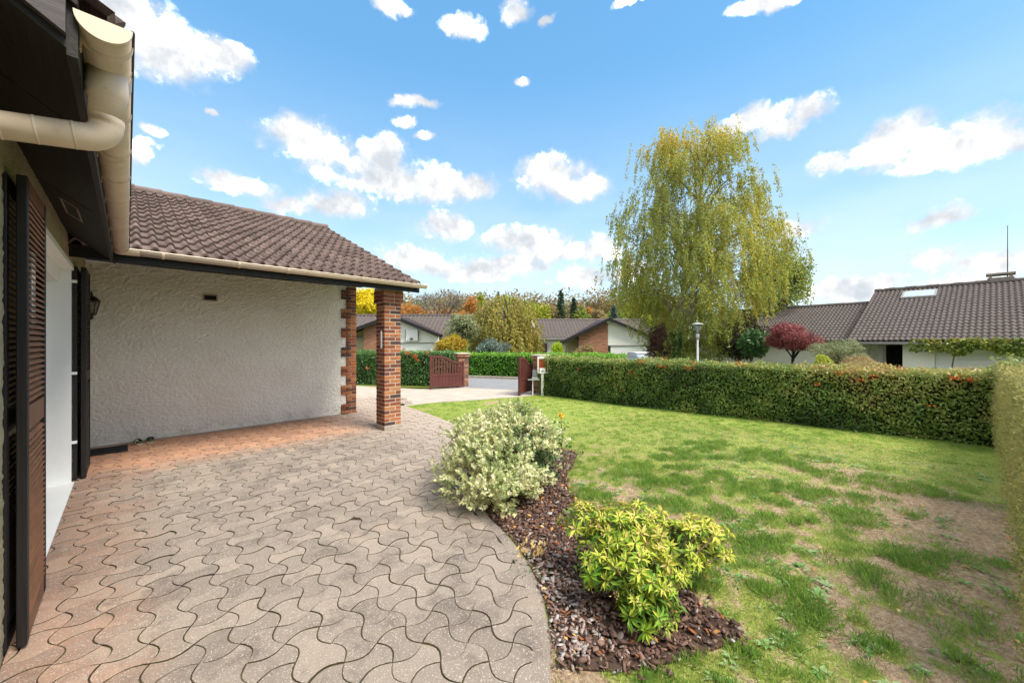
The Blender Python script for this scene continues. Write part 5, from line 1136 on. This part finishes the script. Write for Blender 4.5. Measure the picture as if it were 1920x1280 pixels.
leaf_obj('foliage', 'vine', vn, P_, unit(rdir(rg, n)+np.array((0,0,-.6))), unit(rdir(rg, n)+np.array(e2)*1.0), .11, .095, .4+.9*(fbm(P_*1.3, 3, 2)-.5)+.5*(rg.random(n)-.5))
mb = MB(); mb.tube([nbp(3.05,RW+.1,-.7),nbp(3.1,RW+.12,.6),nbp(3.2,RW+.15,EZ-.1)], .02, 6); mb.tube([nbp(2.2,RW+.17,EZ-.05),nbp(6,RW+.18,EZ),nbp(11.5,RW+.17,EZ-.02)], .014, 6); mb.build('stem', 'bark', vn)

# ------------------------------------------------------------------ parked car
cb = W((1203-960)/FPX*27, 27, 0); cb.z = gz(cb)
car = thing('parked_car', 'white car parked before the far garage, only its roof above the hedge', 'car', cb, -YAW+R(6))
def loft(name, mat, secs, par):
    v = []; n = len(secs[0]); 
    for s in secs: v += s
    f = [(i*n+k, i*n+(k+1)%n, (i+1)*n+(k+1)%n, (i+1)*n+k) for i in range(len(secs)-1) for k in range(n)]+[tuple(range(n))[::-1], tuple((len(secs)-1)*n+k for k in range(n))]
    mb = MB(); mb.add(v, f); return mb.build(name, mat, par, True, local=True)
def sec(y, w, z0, z1, c_=.12): return [(-w,y,z0+c_),(-w,y,z1-c_),(-w+c_,y,z1),(w-c_,y,z1),(w,y,z1-c_),(w,y,z0+c_),(w-c_,y,z0),(-w+c_,y,z0)]
loft('body', 'car_white', [sec(-2.1,.70,.30,.62),sec(-1.9,.84,.24,.78),sec(-.9,.88,.22,.90),sec(.9,.88,.22,.92),sec(1.8,.84,.24,.90),sec(2.05,.72,.32,.80)], car)
loft('cabin_glass', 'glass_sky', [sec(-1.15,.70,.84,.92,.03),sec(-.45,.64,.84,1.36,.06),sec(.9,.64,.84,1.38,.06),sec(1.65,.66,.84,.94,.03)], car)
loft('roof', 'car_white', [sec(-.55,.62,1.33,1.38,.02),sec(-.2,.64,1.36,1.44,.03),sec(.7,.64,1.36,1.44,.03),sec(1.0,.62,1.32,1.38,.02)], car)
for x in (-.80,.80):
    for y in (-1.35,1.3):
        wv = MB().tube([(x-.09,y,.32),(x+.09,y,.32)], .32, 18).build('wheel', 'rubber', car, local=True); MB().tube([(x-.095,y,.32),(x+.095,y,.32)], .19, 14).build('rim', 'silver_paint', wv, local=True)
    box('headlight', 'glass_sky', car, x*.8-.12, x*.8+.12, -2.10, -1.95, .60, .72, local=True, bevel=.02)

# ------------------------------------------------------------------ planting bed: bark, shrubs, leaves
rg = np.random.default_rng(6); p = np.column_stack((rg.uniform(1.2,4.5,34000), rg.uniform(.4,4.3,34000))); pj = p+.09*(np.column_stack((fbm(p*7,1,3), fbm(p*7,2,3)))-.5)+.03*rg.normal(size=p.shape); p = p[inpoly(pj, BEDP) & ~inpoly(p, PATIO)]; n = len(p)
near = np.hypot(p[:,0], p[:,1]); L_ = np.minimum(np.exp(rg.normal(-3.68, .50, n)), .052); a_ = rg.random(n)*6.28; wd = L_*(.22+.36*rg.random(n)); th_ = .003+.005*rg.random(n)
z0 = .012+.030*rg.random(n)**2; ti = rg.normal(size=(n,2))*.34
ux = np.column_stack((np.cos(a_), np.sin(a_), ti[:,0])); uy = np.column_stack((-np.sin(a_), np.cos(a_), ti[:,1])); uz = np.cross(ux, uy)
C = np.column_stack((p, z0)); V = []
cn_ = [(-1,-.55),(-.35,-1),(.6,-.9),(1,-.2),(.7,.85),(-.5,1)]
jit = 1+.35*(rg.random((n,6,2))-.5)
for zz_ in (0, 1):
    for k, (cx_, cy_) in enumerate(cn_): V.append(C+ux*(cx_*jit[:,k,0]*L_/2)[:,None]+uy*(cy_*jit[:,k,1]*wd/2)[:,None]+uz*((zz_-.5)*th_*(1-.5*zz_*(k % 2)))[:,None])
V = np.stack(V, 1).reshape(-1, 3); b0_ = np.arange(n)[:,None]*12
tri = [(6,7,8),(6,8,9),(6,9,10),(6,10,11)]
for k in range(6): k2 = (k+1) % 6; tri += [(k,k2,6+k2),(k,6+k2,6+k)]
F = np.concatenate([b0_+np.array(t_) for t_ in tri], 1).reshape(-1, 3)
pale = smooth(.52, .02, np.min(np.hypot(p[:,None,0]-np.array([e[0] for e in inner])[None], p[:,None,1]-np.array([e[1] for e in inner])[None]), 1))*smooth(2.2,1.4,p[:,1])
tint = np.clip(.36+.26*rg.normal(size=n)+.48*pale, 0, .97); tint[rg.random(n) < .035] = 1.0
np_obj('bark_mulch', V, F, 'bark_chip', None, {'tint': ('POINT', np.repeat(tint, 12))}, 'stuff')['label'] = 'brown and grey bark chips'
# variegated shrub
c0 = Vector((2.72,2.86,.0)); vs = thing('variegated_shrub', 'bushy cream and green variegated shrub overhanging the paver edge', 'shrub', c0)
clumps = []; rnd = random.Random(9)
vl = [((2.45,2.72,.33),(.50,.46,.26)),((2.28,2.42,.22),(.33,.32,.20)),((2.95,2.95,.44),(.48,.44,.30)),((2.62,3.08,.52),(.40,.36,.24)),((3.15,2.78,.34),(.36,.36,.30)),((2.95,2.62,.24),(.40,.32,.22)),((2.42,2.36,.15),(.22,.20,.14)),((2.20,2.75,.24),(.28,.32,.20)),((3.10,3.02,.66),(.30,.28,.16)),((2.56,2.46,.20),(.28,.24,.18))]
stm = MB(); sprP, sprT, sprN, sprL, sprC = [], [], [], [], []
rg = np.random.default_rng(19)
wts = np.array([l[1][0]*l[1][1] for l in vl]); wts /= wts.sum()
for k in range(3000):
    q_ = rg.choice(len(vl), p=wts); c_ = np.array(vl[q_][0]); r_ = np.array(vl[q_][1]); dd_ = unit(rg.normal(size=(1,3))+np.array([[0,0,.35]]))[0]; tip = c_+dd_*r_*1.12*rg.uniform(.66,1.06)
    if tip[2] < .03: continue
    if vnoise(np.array([tip*5.2]), 3)[0] < .36: continue
    axis = unit(np.array([dd_*np.array((1,1,.7))+np.array((0,0,.55))+rg.normal(size=3)*.25]))[0]; m_ = rg.integers(9,16); s = rg.random(m_)
    base_ = tip-axis*(.075*(1-s))[:,None]; o1 = rdir(rg, m_); o1 = o1-axis*(o1@axis)[:,None]; o1 = unit(o1)
    sprP.append(base_); sprT.append(unit(o1+axis*(.5+.7*s)[:,None])); sprN.append(unit(axis[None,:]*1.0-o1*.2+.2*rdir(rg, m_))); sprL.append(.024+.016*rg.random(m_)); sprC.append(np.full(m_, .56+.22*(vnoise(np.array([tip*4]), 8)[0]-.5)*2+.20*rg.normal())+.12*rg.normal(size=m_))
    if k % 16 == 0:
        a_ = Vector(c0)+Vector((rnd.uniform(-.15,.15), rnd.uniform(-.15,.15), .02)); e_ = Vector(tip); stm.tube([a_, a_.lerp(e_, .5)+Vector((0,0,.05)), e_], [.008,.006,.003], 5, False)
P_ = np.concatenate(sprP); L_ = np.concatenate(sprL); leaf_obj('foliage', 'variegated', vs, P_, np.concatenate(sprT), np.concatenate(sprN), L_, L_*.62, np.concatenate(sprC), .18, .1)
stm.build('stems', 'bark_twig', vs)
n = 900; P_ = np.array((2.98,2.66,.28))+rg.normal(size=(n,3))*np.array((.17,.15,.14)); leaf_obj('green_leaves', 'rose', vs, P_, rdir(rg, n), rdir(rg, n)+np.array((0,0,.6)), .045, .03, rg.random(n))
# pieris: every whorl of leaves a part
p0 = Vector((2.10,.96,0)); PSH = np.array((.145,-.085,.01)); pi = thing('pieris_shrub', 'leafy pieris shrub with lime yellow leaf whorls on the bark mulch', 'shrub', p0)
def whorl(n, seed, bud):
    rg = np.random.default_rng(seed); P_, T_, N_, L_, C_ = [], [], [], [], []
    for k in range(n):
        a_ = k*2.399+rg.normal()*.2; e_ = rg.uniform(-.15,.75)*(1-k/n*.3); o1 = np.array((math.cos(a_)*math.cos(e_), math.sin(a_)*math.cos(e_), math.sin(e_)))
        P_.append(np.array((0,0,-.02+.03*k/n))+o1*.004); T_.append(o1); N_.append(np.array((0,0,1.0))-o1*.3); L_.append(rg.uniform(.042,.068)*(1-.25*k/n)); C_.append(.30+.55*k/n+rg.normal()*.10)
    V, F, t_ = leaves(np.array(P_), np.array(T_), np.array(N_), np.array(L_), np.array(L_)*.29, np.array(C_), .15, .22); return V, F, t_
def whorl_mesh(seed, shift):
    V, F, t_ = whorl(13, seed, 0); return np_mesh('leaf_whorl', V, F, 'pieris', {'tint': ('POINT', np.clip(t_+shift, 0, 1))})
wm = {(s, sh): whorl_mesh(s, (-.22,-.04,.15)[sh]) for s in range(3) for sh in range(3)}
pl = [((1.86,1.08,.20),(.24,.22,.16)),((2.16,1.02,.24),(.26,.22,.17)),((2.02,1.28,.30),(.26,.24,.14)),((1.90,1.46,.34),(.16,.16,.12)),((2.38,.92,.26),(.20,.17,.13)),((1.72,.98,.13),(.14,.14,.10)),((1.70,1.26,.22),(.12,.14,.11)),((2.2,1.22,.32),(.2,.18,.12)),((1.84,.92,.10),(.10,.10,.07))]
stm = MB(); bud = []; cnt = 0
wts = np.array([l[1][0]*l[1][1] for l in pl]); wts /= wts.sum(); rg = np.random.default_rng(23)
while cnt < 297:
    q_ = rg.choice(len(pl), p=wts); c_ = np.array(pl[q_][0])+PSH; r_ = np.array(pl[q_][1]); dd_ = unit(rg.normal(size=(1,3))+np.array([[-.15,-.25,.35]]))[0]; tip = c_+dd_*r_*rg.uniform(.62,1.05)
    if tip[2] < .05: continue
    ax = Vector(unit(np.array([dd_*np.array((1,1,.6))+np.array((0,0,.6))]))[0]); sh = int(np.clip(round(-.35+2.1*(tip[2]-.10)/.34+.6*(tip[0]-2.0)+rg.normal()*.55), 0, 2))
    q4 = ax.to_track_quat('Z','Y'); e_ = (q4.to_matrix() @ Matrix.Rotation(rg.random()*6.28, 3, 'Z')).to_euler(); s_ = rg.uniform(.75,1.22)
    inst('leaf_whorl', wm[(int(rg.integers(3)), sh)], pi, Vector(tip)-p0, e_, (s_,s_,s_)); cnt += 1
    if cnt % 3 == 0: a_ = p0+Vector((rg.normal()*.06, rg.normal()*.06, .02)); stm.tube([a_, a_.lerp(Vector(tip), .5)+Vector((0,0,.02)), Vector(tip)], [.008,.006,.004], 5, False)
    if rg.random() < .34:
        for b_i in range(14): bud.append((np.array(tip)+np.array(ax)*.02+rg.normal(size=3)*.016, np.array(ax)+rg.normal(size=3)*.6))
n = 1500; q5 = rg.choice(len(pl), n, p=wts); P_ = np.array([l[0] for l in pl])[q5]+PSH+rdir(rg, n)*np.array([l[1] for l in pl])[q5]*(.85*rg.random((n,1))**.5); P_ = P_[P_[:,2] > .03]; n = len(P_)
leaf_obj('inner_leaves', 'pieris', pi, P_, unit(rdir(rg, n)+np.array((0,0,-.2))), unit(rdir(rg, n)+np.array((0,0,1.2))), .05+.025*rg.random(n), .017, .02+.30*rg.random(n), .15, .2, kind='stuff')
stm.build('stems', 'bark', pi); bp = np.array([b_[0] for b_ in bud]); bt2 = np.array([b_[1] for b_ in bud]); leaf_obj('flower_buds', 'pieris_bud', pi, bp, bt2, rdir(rg, len(bp)), .014, .009, rg.random(len(bp)))
# pale leaved little plant in the bark
ps_ = thing('pale_shrublet', 'small straw coloured leafy plant in the bark left of the pieris', 'plant', (1.98,1.74,.03)); n = 46; a_ = rg.random(n)*6.28
P_ = np.array((1.98,1.74,.05))+rg.normal(size=(n,3))*np.array((.05,.05,.025)); leaf_obj('leaves', 'pale_leaf', ps_, P_, np.column_stack((np.cos(a_), np.sin(a_), .4+.6*rg.random(n))), rdir(rg, n)+np.array((0,0,1)), .045, .018, rg.random(n))
MB().tube([(1.98,1.74,.0),(1.985,1.745,.06)], .004, 5).build('stem', 'bark_twig', ps_)
# lavender stalks, roses
lv = thing('lavender', 'spent grey lavender stalks at the paver edge behind the variegated shrub', 'plant', (3.15,3.78,.0)); mb = MB(); hp = []
for k in range(90):
    a_ = Vector((3.12+random.gauss(0,.10), 3.72+random.gauss(0,.13), .02)); e_ = a_+Vector((random.gauss(-.03,.09), random.gauss(.03,.09), random.uniform(.22,.46))); mb.tube([a_, a_.lerp(e_, .5)+Vector((0,0,.02)), e_], .0022, 3, False); hp += [np.array(e_)+rg.normal(size=3)*.012 for _ in range(7)]
mb.build('stalks', 'bark_twig', lv); hp = np.array(hp); leaf_obj('flower_heads', 'lavender', lv, hp, rdir(rg, len(hp)), rdir(rg, len(hp)), .022, .014, rg.random(len(hp)), kind='stuff')
n = 700; P_ = np.column_stack((3.13+rg.normal(size=n)*.12, 3.72+rg.normal(size=n)*.14, .04+.16*rg.random(n))); leaf_obj('foliage', 'olive_leaf', lv, P_, rdir(rg, n)+np.array((0,0,1)), rdir(rg, n), .04, .006, rg.random(n))
def rose(base, tip, blooms, label, nleaf):
    t = thing('rose_bush', label, 'plant', base); base = Vector(base); tip = Vector(tip); mb = MB(); mb.tube([base, base.lerp(tip, .5)+Vector((.02,0,.02)), tip], [.007,.005,.003], 5)
    for b_i in blooms: mb.tube([base.lerp(tip, .6), Vector(b_i)], [.004,.003], 4)
    mb.build('stems', 'ivy' if False else 'bark_twig', t); f = rg.random(nleaf); P_ = np.array(base)+np.outer(.35+.65*f, np.array(tip-base))+rg.normal(size=(nleaf,3))*.05
    leaf_obj('leaves', 'rose', t, P_, rdir(rg, nleaf), rdir(rg, nleaf)+np.array((0,0,.8)), .038, .026, rg.random(nleaf))
    for b_i in blooms:
        m_ = 26; P2 = np.array(b_i)+rg.normal(size=(m_,3))*.012; leaf_obj('bloom', 'petal', t, P2, rdir(rg, m_)+np.array((0,0,.5)), rdir(rg, m_), .032, .032, rg.random(m_), .3, .2)
v1 = at(912, 776, 5.05); v1b = at(926, 781, 5.0)
rose((v1.x-.05, v1.y-.1, 0), (v1.x, v1.y, v1.z-.05), [tuple(v1), tuple(v1b)], 'yellow rose with two blooms behind the variegated shrub', 60)
v2 = at(980, 762, 4.5); rose((v2.x, v2.y, 0), tuple(v2), [], 'tall leafy rose shoot rising above the variegated shrub', 140)
v3 = at(1052, 780, 4.9); rose((v3.x, v3.y, 0), (v3.x, v3.y, v3.z-.03), [tuple(v3)], 'single faded yellow rose right of the leafy shoot', 30)
# weeds in the thin turf
wr = np.random.default_rng(77); WP, WT, WN, WL, WW, WC = [], [], [], [], [], []
k = 0
while k < 620:
    q_ = np.array((wr.uniform(1.6,6.8), wr.uniform(-1.0,2.4)))
    if not inpt(q_, LAWN) or inpt(q_, BEDP) or vnoise(np.array([q_*1.3]), 14)[0] < .42: continue
    m_ = wr.integers(6,13); a_ = wr.random(m_)*6.28; s = wr.uniform(.016,.045)*(1 if wr.random() < .85 else 1.5); k += 1
    WP.append(np.column_stack((q_[0]+np.cos(a_)*.004, q_[1]+np.sin(a_)*.004, np.full(m_, .006)))); WT.append(np.column_stack((np.cos(a_), np.sin(a_), .12+.35*wr.random(m_)))); WN.append(np.column_stack((-np.cos(a_)*.3, -np.sin(a_)*.3, np.ones(m_)))); L_ = s*(.6+.7*wr.random(m_)); WL.append(L_); WW.append(L_*wr.uniform(.28,.5)); WC.append(np.full(m_, wr.random())+.2*wr.normal(size=m_))
leaf_obj('lawn_weeds', 'weed', None, np.concatenate(WP), np.concatenate(WT), np.concatenate(WN), np.concatenate(WL), np.concatenate(WW), np.concatenate(WC), .12, .18, 'stuff')['label'] = 'flat weed rosettes in the lawn'
# coarse grass tufts
TP, TT, TN, TL, TC = [], [], [], [], []; k = 0
while k < 520:
    q_ = np.array((wr.uniform(1.6,6.2), wr.uniform(-.7,2.2)))
    if not inpt(q_, LAWN) or inpt(q_, BEDP) or vnoise(np.array([q_*4.5]), 24)[0] < .50 or wr.random() < smooth(.3,-.5,np.array([q_[1]]))[0]*.8: continue
    k += 1; m_ = wr.integers(30,150); s = wr.uniform(.018,.065); o2 = wr.normal(size=(m_,2))*s
    TP.append(np.column_stack((q_+o2, np.zeros(m_)))); TT.append(np.column_stack((wr.normal(size=(m_,2))*.45+o2*5, np.ones(m_)))); TN.append(np.column_stack((wr.normal(size=(m_,2)), np.full(m_, .1)))); TL.append(.022+.040*wr.random(m_)); TC.append(np.full(m_, .06+.36*wr.random())+.15*wr.random(m_))
TL_ = np.concatenate(TL); leaf_obj('grass_tufts', 'grass', None, np.concatenate(TP), np.concatenate(TT), np.concatenate(TN), TL_, TL_*.05+.0010, np.concatenate(TC), .1, .22, 'stuff')['label'] = 'coarse lush grass tufts'
# fallen leaves
p = np.column_stack((wr.uniform(1.3,8.0,900), wr.uniform(-.9,4.5,900))); p = p[inpoly(p, LAWN)]; inb = inpoly(p, BEDP); p = np.concatenate((p[inb], p[~inb][:170])); n = len(p); a_ = wr.random(n)*6.28
zf = np.where(inpoly(p, BEDP), .048, .018); L_ = .018+.028*wr.random(n)
leaf_obj('fallen_leaves', 'fallen', None, np.column_stack((p, zf)), np.column_stack((np.cos(a_), np.sin(a_), .25*wr.normal(size=n))), np.column_stack((.3*wr.normal(size=(n,2)), np.ones(n))), L_, L_*.6, wr.random(n), .1, .15, 'stuff')['label'] = 'scattered orange and tan fallen leaves'
